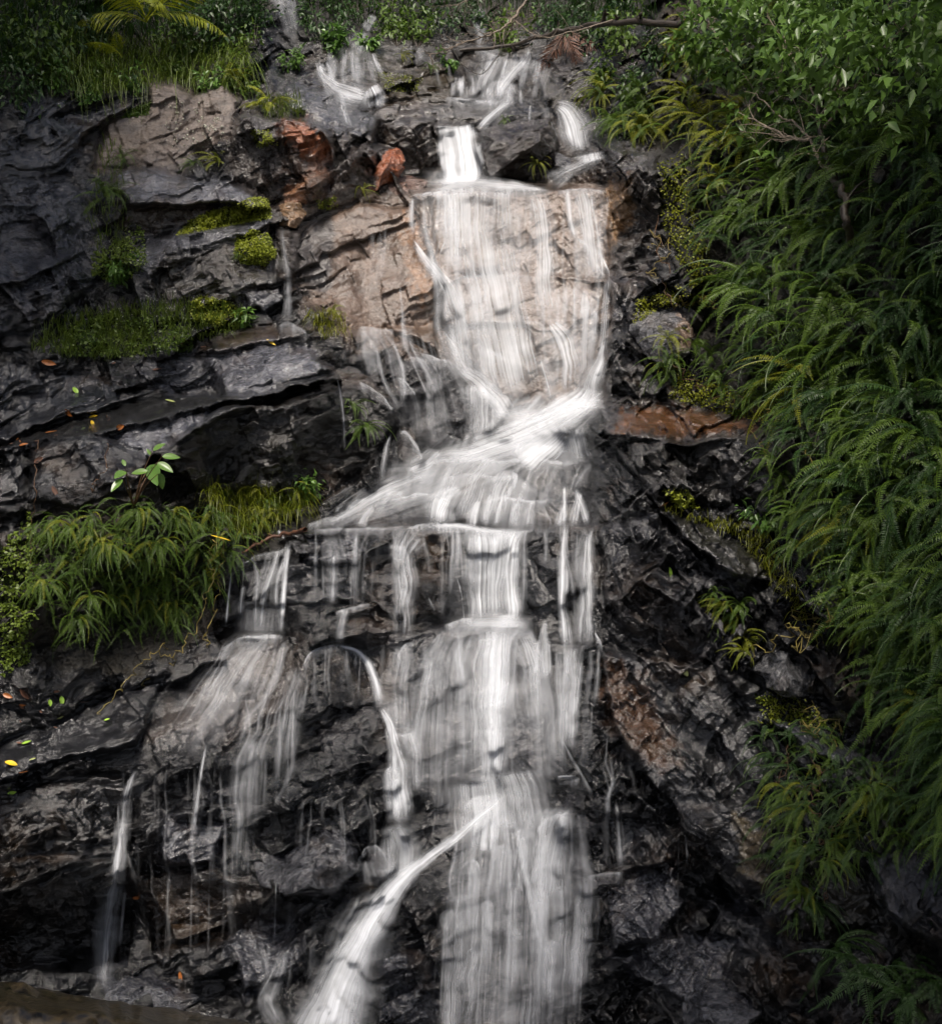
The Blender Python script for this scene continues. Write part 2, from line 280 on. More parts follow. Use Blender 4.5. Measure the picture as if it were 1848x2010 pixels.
def slab(poly, off=-.05, tu=0., tv=.2, col=None, feather=5, groove=.05, keep=.35, dry=None, worn=None):
    """a plane face of the cliff: off = metres behind (+) or in front (-) of the mean, tu/tv = metres of recession per 100 px to the right / upwards"""
    s = region(poly, 60); u, v = U[s], V[s]; sd = polysd(wu[s], wv[s], poly); m = sstep(sd/feather/2+.5)
    ins = sd > 0
    if not ins.any(): return
    cu, cv = u[ins].mean(), v[ins].mean(); mean = D[s][ins].mean(); c1 = np.cov(u[ins], v[ins])[0, 1]/np.var(u[ins]); vm_ = cv+c1*(u-cu); hh = min(160, ins.sum()/max(1, ins.any(0).sum())*2.3)
    plane = mean+off+tu*(u-cu)/100+.32*(cv-vm_)/100+tv*(vm_-v)/100-max(0, tv-.35)*hh/200
    new = plane+keep*(D[s]-(mean+.32*(cv-v)/100))
    D[s] = D[s]*(1-m)+new*m+groove*np.exp(-(sd/6)**2)
    if col is not None:
        mc = sstep(sd/34+.5+fbm(u/22, v/22, s=77, o=4)*.45)[..., None]; TINT[s] = TINT[s]*(1-mc)+np.array(col)*mc
    if dry is not None: DRY[s] = DRY[s]*(1-m)+dry*m
    w_ = worn if worn is not None else (.6 if tv >= .35 else .5 if keep <= .4 else .1); WORN[s] = WORN[s]*(1-m)+w_*m
def zone(poly, col, feather=40, thr=0.0, scale=30, seed=0, amt=1.0, dry=None):
    s = region(poly, 150); u, v = U[s], V[s]; sd = polysd(u, v, poly)
    m = sstep((sd/feather+.5)*1.2+fbm(u/scale, v/scale, s=seed+90, o=4)*.5-thr)*amt
    TINT[s] = TINT[s]*(1-m[..., None])+np.array(col)*m[..., None]
    if dry is not None: DRY[s] = DRY[s]*(1-m)+dry*m
G1 = (0.034, 0.0355, 0.044); G2 = (0.014, 0.0147, 0.018); G3 = (0.085, 0.087, 0.102); BK = (0.008, 0.0075, 0.0075); TAN = (0.24, 0.165, 0.115); BRN = (0.06, 0.043, 0.031); ORG = (0.32, 0.105, 0.04); WARM = (0.055, 0.046, 0.040); SOIL = (0.012, 0.010, 0.006)  # G3: blue grey lightened to stand in for sheen on the left slabs
# broad colour of the stone
zone([(430, 180), (900, 180), (1230, 300), (1230, 480), (1180, 800), (1000, 860), (850, 840), (700, 640), (560, 560), (560, 420), (450, 350)], WARM, 60, .1, 60, 1)
zone([(600, 380), (1200, 370), (1200, 560), (1150, 750), (1000, 800), (860, 700), (700, 650), (580, 560)], (0.125, 0.09, 0.068), 80, .1, 36, 2)
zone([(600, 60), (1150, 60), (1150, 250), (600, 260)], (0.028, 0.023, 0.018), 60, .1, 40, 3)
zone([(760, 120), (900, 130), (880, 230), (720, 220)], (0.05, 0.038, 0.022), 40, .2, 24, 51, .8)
zone([(1290, -60), (2200, -60), (2200, 2100), (1780, 2000), (1700, 1500), (1560, 1000), (1400, 750), (1280, 400)], SOIL, 50, 0, 40, 4, dry=1)
zone([(-100, -60), (560, -60), (480, 130), (200, 200), (-100, 190)], SOIL, 50, 0, 40, 5, dry=1)
zone([(600, -80), (1300, -80), (1300, 40), (600, 60)], (0.02, 0.018, 0.013), 50, 0, 40, 6, dry=1)
zone([(60, 960), (420, 940), (620, 1000), (560, 1080), (430, 1130), (420, 1240), (250, 1330), (60, 1310), (0, 1200)], SOIL, 30, 0, 30, 7, dry=1)
# ledges
ledge([(800, 385), (870, 372), (1000, 364), (1080, 372), (1200, 372)], .30, 16, 220)
ledge([(890, 545), (1060, 535), (1200, 552)], .03, 8, 60)
ledge([(880, 640), (1000, 628), (1080, 640)], .03, 8, 60)
ledge([(700, 640), (760, 645), (860, 655)], .10, 8, 90)
ledge([(820, 912), (900, 905), (1040, 903), (1160, 915)], .12, 14, 90)
ledge([(600, 1040), (740, 1036), (880, 1032), (960, 1046), (1050, 1040), (1160, 1035)], .32, 18, 130)
ledge([(420, 1255), (580, 1250)], .20, 12, 110)
ledge([(640, 1230), (700, 1190), (740, 1190)], .12, 8, 90)
ledge([(860, 1230), (940, 1215), (1040, 1225)], .18, 12, 110)
ledge([(1050, 1260), (1160, 1270)], .12, 10, 90)
ledge([(880, 1575), (960, 1562), (1060, 1572), (1140, 1580)], .15, 12, 100)
ledge([(1000, 1700), (1100, 1660), (1160, 1690)], .12, 10, 90)
ledge([(860, 1760), (1000, 1700), (1100, 1780)], .10, 10, 90)
ledge([(0, 1490), (180, 1470), (400, 1400), (640, 1380)], .12, 20, 90)
ledge([(0, 1760), (180, 1660), (360, 1600), (520, 1580)], .16, 14, 100)
# upper left
slab([(-60, 185), (60, 180), (125, 195), (135, 235), (195, 250), (150, 300), (110, 330), (-60, 340)], -.10, .15, .25, G2, keep=.4)
slab([(110, 225), (200, 205), (290, 200), (240, 225), (190, 250), (140, 245)], .0, 0, .7, G1)
slab([(300, 180), (335, 162), (370, 190), (440, 162), (468, 200), (458, 275), (400, 290), (350, 340), (250, 335), (185, 330), (215, 230), (290, 222)], -.10, -.05, .22, (0.18, 0.145, 0.122), keep=.3, dry=.6)
slab([(225, 335), (300, 325), (375, 345), (440, 352), (525, 385), (535, 412), (420, 400), (250, 405), (215, 370)], -.1, 0, .65, G3, keep=.25)
slab([(250, 405), (420, 400), (400, 440), (300, 450), (240, 440)], -.03, 0, .1, BRN)
slab([(-60, 360), (60, 350), (130, 345), (200, 420), (225, 480), (180, 560), (60, 640), (-60, 690)], -.12, .12, .30, G1, keep=.75)
slab([(250, 485), (330, 455), (530, 428), (545, 448), (360, 505), (290, 550), (235, 520)], -.1, 0, .6, G3, keep=.2)
slab([(330, 500), (530, 455), (552, 540), (545, 610), (330, 625), (300, 560)], .10, 0, .02, (0.0203, 0.0162, 0.0116))
slab([(478, 570), (552, 558), (556, 600), (520, 614), (490, 603)], -.1, .05, .2, G3, keep=.2)
slab([(395, 690), (450, 665), (560, 638), (610, 655), (560, 668), (430, 700)], .0, 0, 1.6, (0.05, 0.032, 0.02), keep=.05)
slab([(395, 705), (560, 668), (605, 690), (655, 730), (500, 772), (440, 782), (400, 735)], -.10, -.05, .55, G3, keep=.25)
slab([(285, 700), (385, 690), (440, 782), (330, 790), (265, 760)], -.03, .1, .25, G1)
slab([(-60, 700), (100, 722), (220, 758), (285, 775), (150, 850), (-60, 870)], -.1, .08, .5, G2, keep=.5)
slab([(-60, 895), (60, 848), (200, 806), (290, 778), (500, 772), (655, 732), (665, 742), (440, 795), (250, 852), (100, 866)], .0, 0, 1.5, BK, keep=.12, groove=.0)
slab([(205, 856), (430, 798), (520, 785), (330, 872), (290, 905)], -.08, .05, .7, G3, keep=.2)
slab([(300, 890), (440, 800), (560, 785), (640, 745), (720, 765), (785, 790), (780, 850), (705, 945), (560, 1000), (480, 960), (380, 960)], -.15, .15, .05, (0.0162, 0.0145, 0.0133), keep=.8)
slab([(60, 875), (200, 862), (290, 905), (250, 960), (160, 1000), (60, 985)], -.1, .0, .3, G2, keep=.5)
slab([(-60, 930), (50, 905), (60, 985), (-60, 990)], -.1, .1, .2, G2)
# upper centre
slab([(468, 225), (550, 238), (560, 300), (590, 350), (545, 405), (470, 365), (455, 290)], -.06, .1, .1, (0.06, 0.05, 0.046), keep=.8)
slab([(550, 235), (610, 232), (650, 265), (665, 330), (625, 392), (575, 412), (545, 402), (590, 350), (558, 300)], -.14, -.1, .15, (0.07, 0.048, 0.038), keep=.9)
zone([(555, 240), (600, 238), (640, 290), (655, 330), (620, 330), (585, 290), (560, 270)], ORG, 26, .0, 9, 11, .9)
zone([(600, 300), (660, 300), (660, 380), (620, 400), (590, 360)], (0.15, 0.07, 0.04), 30, .2, 12, 71, .8)
zone([(560, 370), (600, 350), (600, 400), (560, 410)], (0.36, 0.18, 0.10), 12, .1, 12, 12, .9)
slab([(615, 235), (720, 272), (745, 300), (735, 345), (705, 395), (640, 412), (660, 330), (640, 280)], -.10, .1, .2, (0.055, 0.045, 0.040), keep=.8)
slab([(560, 165), (640, 175), (690, 215), (760, 245), (740, 290), (640, 245), (560, 215)], -.05, 0, .6, (0.06, 0.06, 0.065), keep=.5)
slab([(745, 243), (848, 238), (852, 352), (785, 346), (780, 300), (740, 285)], .12, -.15, -.05, (0.022, 0.015, 0.011))
slab([(700, 205), (860, 200), (990, 205), (940, 240), (850, 243), (760, 240)], -.05, 0, .5, (0.05, 0.046, 0.042), keep=.5)
slab([(600, 455), (700, 402), (800, 405), (832, 460), (855, 560), (860, 690), (760, 642), (690, 642), (605, 595), (580, 560), (590, 480)], -.12, -.04, .26, None, keep=.6, dry=.3)
zone([(660, 420), (800, 405), (850, 480), (860, 690), (700, 640), (640, 560)], (0.14, 0.096, 0.072), 90, .0, 26, 31, .95)
zone([(790, 410), (830, 450), (850, 560), (840, 640), (800, 560), (780, 460)], (0.30, 0.15, 0.065), 26, .5, 9, 13, .6)
zone([(560, 420), (640, 405), (660, 470), (640, 580), (590, 560)], (0.06, 0.055, 0.055), 26, .1, 20, 14, .9)
slab([(835, 380), (1200, 375), (1195, 545), (870, 545)], -.06, 0, .17, (0.15, 0.108, 0.084), keep=.35, groove=.01)
slab([(870, 550), (1195, 552), (1150, 640), (870, 640)], -.05, 0, .2, (0.15, 0.106, 0.083), keep=.3, groove=.01)
slab([(890, 645), (1190, 640), (1120, 790), (980, 800)], -.04, 0, .2, (0.11, 0.08, 0.062), keep=.4, groove=.01)
slab([(740, 690), (860, 700), (1000, 780), (960, 850), (830, 890), (790, 830)], -.05, -.05, .25, (0.029, 0.029, 0.0319), keep=.9)
slab([(1195, 290), (1290, 305), (1300, 450), (1215, 470), (1190, 370)], -.05, -.1, .1, (0.03, 0.027, 0.026), keep=.9)
zone([(1190, 360), (1240, 350), (1240, 440), (1200, 480)], (0.26, 0.15, 0.07), 24, .1, 14, 15, .8)
slab([(1195, 550), (1260, 545), (1240, 600), (1215, 650), (1195, 640)], -.1, .1, .2, G1)
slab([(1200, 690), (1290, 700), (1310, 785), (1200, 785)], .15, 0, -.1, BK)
slab([(1180, 800), (1300, 785), (1480, 818), (1505, 852), (1340, 868), (1190, 860)], .0, 0, .9, (0.02, 0.015, 0.012), keep=.75, groove=.01)
zone([(1210, 795), (1300, 785), (1490, 820), (1500, 850), (1340, 866), (1190, 858)], (0.13, 0.052, 0.016), 22, .8, 10, 41, .75)
slab([(1235, 870), (1420, 855), (1530, 862), (1545, 905), (1512, 965), (1420, 985), (1285, 985), (1240, 925)], -.2, 0, .22, (0.0232, 0.0215, 0.0209), keep=.8)
slab([(1285, 1005), (1350, 1000), (1480, 1085), (1535, 1145), (1440, 1135), (1340, 1055)], -.12, .1, .75, (0.0203, 0.0197, 0.0174), keep=.25)
slab([(1175, 1040), (1285, 1015), (1430, 1130), (1440, 1200), (1400, 1300), (1260, 1260), (1180, 1180)], -.08, .1, .2, (0.0232, 0.0232, 0.0267), keep=.9)
slab([(1500, 1415), (1560, 1425), (1745, 1485), (1700, 1520), (1580, 1470)], -.1, 0, .6, G1)
slab([(1175, 1275), (1400, 1300), (1470, 1400), (1575, 1680), (1560, 1850), (1480, 1750), (1300, 1560), (1200, 1430)], -.12, .12, .35, (0.0232, 0.0232, 0.0249), keep=.95)
zone([(1180, 1280), (1260, 1330), (1330, 1500), (1260, 1500), (1180, 1400)], (0.07, 0.035, 0.018), 40, .1, 20, 17, .8)
zone([(1440, 1600), (1500, 1640), (1520, 1760), (1450, 1720)], (0.16, 0.12, 0.06), 30, .3, 14, 18, .6)
slab([(1175, 1720), (1320, 1690), (1345, 1770), (1290, 1850), (1200, 1870)], -.1, -.05, .4, G1, keep=.2)
slab([(1190, 1600), (1290, 1620), (1330, 1690), (1200, 1700)], .02, 0, .2, G2)
slab([(1190, 1880), (1360, 1820), (1450, 1850), (1420, 1950), (1330, 1960), (1250, 1920)], -.1, .05, .4, G1, keep=.6)
slab([(1380, 1760), (1470, 1780), (1520, 1870), (1470, 1860)], -.05, .1, .5, G1, keep=.2)
slab([(1690, 1690), (1860, 1640), (1920, 1660), (1920, 1870), (1848, 1850), (1740, 1790)], -.1, .05, .4, G1, keep=.6)
slab([(1560, 1700), (1680, 1700), (1740, 1820), (1600, 1850)], .2, .0, .0, SOIL)
# lower centre / left
slab([(600, 1050), (700, 1045), (740, 1090), (700, 1110), (590, 1100)], -.05, 0, .35, G1, keep=.5)
slab([(560, 1100), (700, 1110), (720, 1180), (600, 1200), (480, 1190), (470, 1120)], -.03, 0, .15, G2)
slab([(760, 1240), (900, 1225), (1050, 1235), (1090, 1400), (1060, 1540), (800, 1540), (730, 1400)], -.1, 0, .17, (0.0203, 0.0203, 0.0232), keep=.35)
slab([(440, 1262), (580, 1258), (600, 1300), (560, 1400), (430, 1440), (300, 1450), (330, 1350)], -.0, .05, .42, None, keep=.75, feather=30, groove=0)
zone([(440, 1262), (580, 1258), (600, 1300), (560, 1400), (430, 1460), (300, 1450)], (0.04, 0.031, 0.027), 60, .1, 30, 21, .8)
slab([(-60, 1480), (150, 1400), (330, 1330), (260, 1460), (100, 1500), (-60, 1560)], -.03, .0, .6, G2, keep=.5)
slab([(150, 1570), (190, 1580), (180, 1700), (120, 1720), (110, 1640)], -.1, .1, .2, G1)
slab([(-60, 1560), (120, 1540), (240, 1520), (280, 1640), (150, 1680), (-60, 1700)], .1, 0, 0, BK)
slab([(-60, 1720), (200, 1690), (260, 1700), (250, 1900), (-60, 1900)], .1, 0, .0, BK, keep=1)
slab([(330, 1600), (440, 1610), (420, 1700), (330, 1700), (310, 1650)], -.1, 0, .35, G1, keep=.4)
slab([(250, 1720), (420, 1710), (520, 1740), (480, 1850), (300, 1870)], .1, 0, 0, (0.02, 0.015, 0.012), keep=1.1)
slab([(440, 1860), (490, 1790), (580, 1800), (600, 1900), (480, 1945)], -.1, 0, .4, G1, keep=.25)
slab([(740, 1870), (840, 1850), (860, 2010), (740, 2020)], -.05, .1, .2, G1, keep=.7)
slab([(860, 1600), (1140, 1600), (1160, 1800), (1170, 2080), (860, 2080)], 0, 0, .2, None, keep=.4, feather=90, groove=0)
slab([(880, 1050), (1040, 1050), (1050, 1215), (880, 1215)], 0, 0, .12, None, keep=.4, feather=40, groove=0)
slab([(620, 1640), (780, 1700), (700, 2050), (560, 2050)], 0, 0, .25, None, keep=.6, feather=60, groove=0)
worn = np.clip(np.exp(-((U-985)/150)**4)*sstep((V-1040)/60), 0, 1)+np.clip(np.exp(-((U-960)/140)**4)*sstep((V-370)/30)*sstep((800-V)/60), 0, 1)*.6
WORN = np.maximum(WORN, np.clip(worn, 0, 1)*.8)
for pl_, w_ in (([(590, 400), (800, 390), (1210, 370), (1200, 800), (1000, 820), (880, 720), (700, 640), (590, 560)], .85), ([(440, 1262), (580, 1258), (600, 1300), (560, 1420), (300, 1480), (250, 1450)], .8), ([(800, 900), (1180, 860), (1160, 1030), (640, 1030)], .8)):
    WORN = np.maximum(WORN, sstep(polysd(U, V, pl_)/50+.5)*w_)
fine = fine*(1-.8*WORN)
# shallow pans
D += -fine*0+fine*1.0*(-1)*(0.75+.5*sideR)
Pt = P(U, V, D); nr, nc = U.shape
DRYf = DRY.ravel()
cliff = mesh('cliff', Pt.reshape(-1, 3), gridf(nr, nc)[:, ::-1], ROCK, attrs={'tint': TINT.reshape(-1, 3), 'dry': DRYf, 'worn': WORN.ravel()}); tag(cliff, kind='structure')
from bisect import bisect
def Dat(u, v):
    i = min(max(int(np.searchsorted(va, v))-1, 0), nr-2); j = min(max(int(np.searchsorted(ua, u))-1, 0), nc-2)
    return float(D[i, j])
print('terrain', nr, nc)

# ------------------------------------------------------------------ boulders (each its own closed stone)
BV = []; BF = []; boff = 0
def boulder(poly, prot, T, label, col, seed, tilt=.25, cuts=7, zones=(), dry=0.0, name='boulder', tu=0.0, nt=150, npz=70):
    global boff
    r = np.random.default_rng(seed); pl = np.array(poly, float); c = pl.mean(0)
    th = np.linspace(0, 2*np.pi, nt, endpoint=False); ph = np.linspace(0.02, np.pi-.02, npz)
    R = np.zeros(nt)
    for i, t in enumerate(th):   # outline radius by ray / polygon crossing
        dx, dy = math.cos(t), -math.sin(t); best = 0
        for k in range(len(pl)):
            x0, y0 = pl[k]-c; x1, y1 = pl[(k+1) % len(pl)]-c; ex, ey = x1-x0, y1-y0; den = dx*ey-dy*ex
            if abs(den) < 1e-9: continue
            s = (x0*ey-y0*ex)/den; q = (x0*dy-y0*dx)/den
            if s > 0 and -1e-6 <= q <= 1+1e-6: best = max(best, s)
        R[i] = best
    TH, PH = np.meshgrid(th, ph); RR = np.interp(TH, np.append(th, 2*np.pi), np.append(R, R[0]))
    q = np.sin(PH)**.55; a = q*np.cos(TH); b = q*np.sin(TH); cc = -np.sign(np.cos(PH))*np.abs(np.cos(PH))**.75
    X = np.stack([a, b, cc], -1)
    for k in range(cuts):
        n = np.array([r.uniform(-1, 1), r.uniform(-.6, 1), -r.uniform(.35, 1.1)]); n /= np.linalg.norm(n); dist = r.uniform(.55, .82)
        over = np.maximum(0, X@n-dist); X = X-over[..., None]*n
    u = c[0]+X[..., 0]*RR; v = c[1]-X[..., 1]*RR
    Dc = np.mean([Dat(*(c*.6+p*.4)) for p in pl]+[Dat(*c)])
    d = Dc-prot+T+X[..., 2]*T+tilt*(c[1]-v)/100+tu*(u-c[0])/100
    W = P(u, v, d)
    nrm = W-W.reshape(-1, 3).mean(0); nrm /= np.linalg.norm(nrm, axis=-1, keepdims=True)
    x, y, z = W[..., 0], W[..., 1], W[..., 2]; edge = np.sin(PH)
    disp = .05*fbm(x*3, y*3, z*3, s=seed, o=4)+.03*(facet(x*5+z*2, z*6+y*3, seed+3, 1.6, .8)-.5)+.012*(facet(x*14+z*4, z*16+y*8, seed+8, 1.6, .8)-.5)
    W = W+nrm*disp[..., None]
    tint = np.zeros(u.shape+(3,))+np.array(col)
    for zp, zc, fe in zones:
        m = sstep((polysd(u, v, zp)/fe+.5)*1.1+fbm(u/14, v/14, s=seed+5, o=3)*.4)[..., None]; tint = tint*(1-m)+np.array(zc)*m
    F = gridf(npz, nt, 0, True)
    Wf = W.reshape(-1, 3); cen = Wf.mean(0); loc = cen
    n0 = len(Wf); Vv = np.concatenate([Wf, W[0].mean(0)[None], W[-1].mean(0)[None]])
    caps = [[n0, (i+1) % nt, i, i] for i in range(nt)]+[[n0+1, (npz-1)*nt+i, (npz-1)*nt+(i+1) % nt, (npz-1)*nt+(i+1) % nt] for i in range(nt)]
    tn = np.concatenate([tint.reshape(-1, 3), tint[0, :1], tint[-1, :1]])
    bm = mesh(name, Vv-cen, F, ROCK, attrs={'tint': tn, 'dry': np.full(len(tn), dry)})
    bme = bmesh.new(); bme.from_mesh(bm.data); bme.verts.ensure_lookup_table()
    for i in range(nt):
        bme.faces.new((bme.verts[n0], bme.verts[(i+1) % nt], bme.verts[i])).smooth = True
        bme.faces.new((bme.verts[n0+1], bme.verts[(npz-1)*nt+i], bme.verts[(npz-1)*nt+(i+1) % nt])).smooth = True
    bmesh.ops.recalc_face_normals(bme, faces=bme.faces); bme.to_mesh(bm.data); bme.free()
    bm.location = cen
    tag(bm, label, 'rock')
    BV.extend(map(tuple, Vv)); BF.extend([tuple(f+boff) for f in F.tolist() and F]); boff += len(Vv)
    return bm
DKB = (0.030, 0.023, 0.019)
boulder([(938, 262), (985, 248), (1075, 236), (1092, 290), (1086, 325), (1040, 345), (965, 346), (942, 312)], .7, .6, 'square dark brown boulder dividing the two upper waterfalls', (0.02, 0.014, 0.011), 1, .05, cuts=3)
boulder([(955, 232), (985, 200), (1005, 182), (1082, 202), (1086, 250), (1060, 268), (1000, 262), (950, 256)], .6, .5, 'pointed grey rock standing on top of the square brown boulder', (0.0261, 0.0244, 0.0244), 2, .3)
boulder([(716, 330), (745, 300), (778, 290), (787, 318), (776, 345), (740, 372), (716, 366)], .22, .25, 'bright orange rust stained rock left of the upper waterfall', (0.30, 0.085, 0.028), 3, .2, zones=[([(716, 345), (745, 340), (740, 372), (716, 366)], (0.05, 0.035, 0.028), 20)])
boulder([(1088, 302), (1115, 300), (1136, 318), (1122, 335), (1092, 325)], .1, .15, 'small grey rock below the right upper waterfall', G1, 4)
boulder([(690, 365), (740, 352), (800, 345), (838, 352), (835, 378), (780, 388), (715, 392)], .12, .22, 'flat pinkish brown rock on the ledge beside the upper waterfall foot', (0.16, 0.10, 0.08), 5, .35)
boulder([(553, 408), (585, 402), (600, 420), (580, 440), (556, 436)], .1, .12, 'small cream and orange stone wedged at the foot of the orange outcrop', (0.36, 0.22, 0.12), 6)
boulder([(1243, 640), (1270, 615), (1335, 603), (1392, 612), (1390, 655), (1345, 695), (1300, 706), (1262, 690)], .32, .35, 'pale grey boulder with a pink streak half buried at the fern bank', (0.10, 0.10, 0.108), 7, .35, zones=[([(1335, 600), (1375, 603), (1370, 670), (1330, 690)], (0.24, 0.17, 0.13), 18)])
boulder([(1463, 1318), (1500, 1275), (1540, 1240), (1570, 1272), (1622, 1348), (1570, 1362), (1500, 1352)], .28, .3, 'wedge shaped light grey rock under tangled vines on the right', (0.085, 0.085, 0.09), 8, .4)
boulder([(598, 1300), (640, 1270), (700, 1272), (735, 1318), (745, 1372), (700, 1392), (640, 1385), (602, 1350)], .25, .32, 'round dark boulder with a thin stream arching over its top', (0.0203, 0.0203, 0.0232), 9, .2)
boulder([(600, 1402), (650, 1385), (720, 1392), (755, 1430), (762, 1500), (710, 1525), (640, 1500), (610, 1462)], .22, .3, 'angular black block under the round boulder', (0.0162, 0.0162, 0.0186), 10, .15)
boulder([(500, 1690), (555, 1610), (620, 1600), (690, 1603), (745, 1640), (720, 1700), (650, 1745), (560, 1760), (515, 1735)], .3, .35, 'broad bluish grey slab with cracked corner left of the diagonal jet', (0.0435, 0.0447, 0.0522), 11, .42, cuts=4)
boulder([(640, 705), (700, 712), (760, 760), (790, 795), (765, 835), (752, 870), (700, 885), (660, 800)], .22, .3, 'black wedge rock overhanging beside the lower left of the tan face', (0.0145, 0.0139, 0.0145), 12, .1)
boulder([(766, 850), (790, 833), (815, 858), (830, 900), (800, 925), (762, 915)], .2, .22, 'small black rock at the left end of the white cascade', (0.022, 0.018, 0.017), 13, .15)
boulder([(1128, 1712), (1150, 1700), (1200, 1706), (1228, 1714), (1210, 1748), (1150, 1756)], .15, .2, 'small rounded rock rimmed by white water at the lower right', (0.0261, 0.0261, 0.0302), 14, .2)
boulder([(1105, 1605), (1125, 1575), (1160, 1578), (1178, 1620), (1150, 1660), (1110, 1640)], .16, .22, 'dark egg shaped rock with water breaking on its left edge', (0.0232, 0.0232, 0.0267), 15, .2)
boulder([(640, 1010), (700, 975), (780, 962), (800, 1000), (790, 1032), (650, 1038)], .1, .22, 'low dark hump awash above the long ledge', (0.0203, 0.0203, 0.0232), 16, .5)
boulder([(560, 1062), (610, 1048), (690, 1052), (700, 1085), (640, 1096), (570, 1090)], .14, .2, 'glossy grey rock just under the left end of the long ledge', (0.0348, 0.0348, 0.0394), 17, .4)
boulder([(712, 1110), (740, 1075), (800, 1060), (860, 1090), (885, 1150), (870, 1200), (790, 1215), (730, 1180)], .2, .32, 'large rounded rock under a thin veil left of the middle fall', (0.0232, 0.0232, 0.0261), 18, .18)
boulder([(1040, 1050), (1090, 1045), (1140, 1075), (1150, 1150), (1090, 1205), (1035, 1170)], .15, .3, 'rough dark rock between the middle fall and the thin right strands', (0.0174, 0.0174, 0.0197), 19, .15)
boulder([(600, 1230), (660, 1195), (720, 1180), (790, 1220), (850, 1235), (780, 1265), (660, 1250)], .12, .25, 'sloping slate block wedged above the round boulder', (0.0203, 0.0203, 0.0232), 20, .35)
boulder([(940, 1600), (985, 1570), (1050, 1580), (1060, 1640), (1000, 1670), (945, 1650)], .12, .25, 'hidden dark rock behind the foot of the central fall', (0.0232, 0.0232, 0.0267), 21, .25)
boulder([(700, 1680), (720, 1660), (750, 1660), (772, 1700), (740, 1730), (705, 1720)], .12, .18, 'fist shaped rock ringed with fine water beside the jet', (0.0232, 0.0232, 0.0267), 22, .25)
boulder([(300, 1560), (350, 1530), (450, 1500), (520, 1510), (500, 1560), (380, 1600)], .1, .25, 'long dark rock under thin trickles on the lower left', G2, 23, .4)
boulder([(1440, 1800), (1500, 1790), (1560, 1870), (1600, 1960), (1540, 1980), (1470, 1900)], .15, .3, 'jagged black rock in the lower right corner below the hanging ferns', G2, 24, .3)
boulder([(1330, 1940), (1400, 1900), (1470, 1910), (1500, 1990), (1440, 2040), (1340, 2030)], .18, .3, 'rounded wet rock at the bottom edge right of the falls', G1, 25, .4)
boulder([(180, 1905), (260, 1880), (330, 1900), (400, 1950), (340, 1990), (200, 1975)], .15, .25, 'low wet rock behind the foreground stone coping', G1, 26, .5)

allv = [tuple(p) for p in Pt.reshape(-1, 3)[:]] if False else None
# sight-line lookup: grid for the cliff, BVH for boulders
bvh = BVHTree.FromPolygons([Vector(p) for p in BV], [list(f) for f in BF])
camv = Vector(CAM)
def depth(u, v):
    i = np.searchsorted(va, v)-1; j = np.searchsorted(ua, u)-1
    i = min(max(i, 0), nr-2); j = min(max(j, 0), nc-2)
    fv = (v-va[i])/(va[i+1]-va[i]); fu = (u-ua[j])/(ua[j+1]-ua[j])
    d = (D[i, j]*(1-fu)+D[i, j+1]*fu)*(1-fv)+(D[i+1, j]*(1-fu)+D[i+1, j+1]*fu)*fv
    r = Vector(ray(u, v)); h = bvh.ray_cast(camv, r)
    if h[0] is not None:
        rl = r.length; dd = h[3]/rl
        if dd < d: d = dd
    return float(d)
def at(u, v, lift=0.0): return Vector(P(u, v, depth(u, v)-lift))
def nrmat(u, v, e=9):
    a, b, c, d = at(u-e, v), at(u+e, v), at(u, v-e), at(u, v+e); n = (b-a).cross(c-d)
    n.normalize(); return n if n.y < 0 else -n

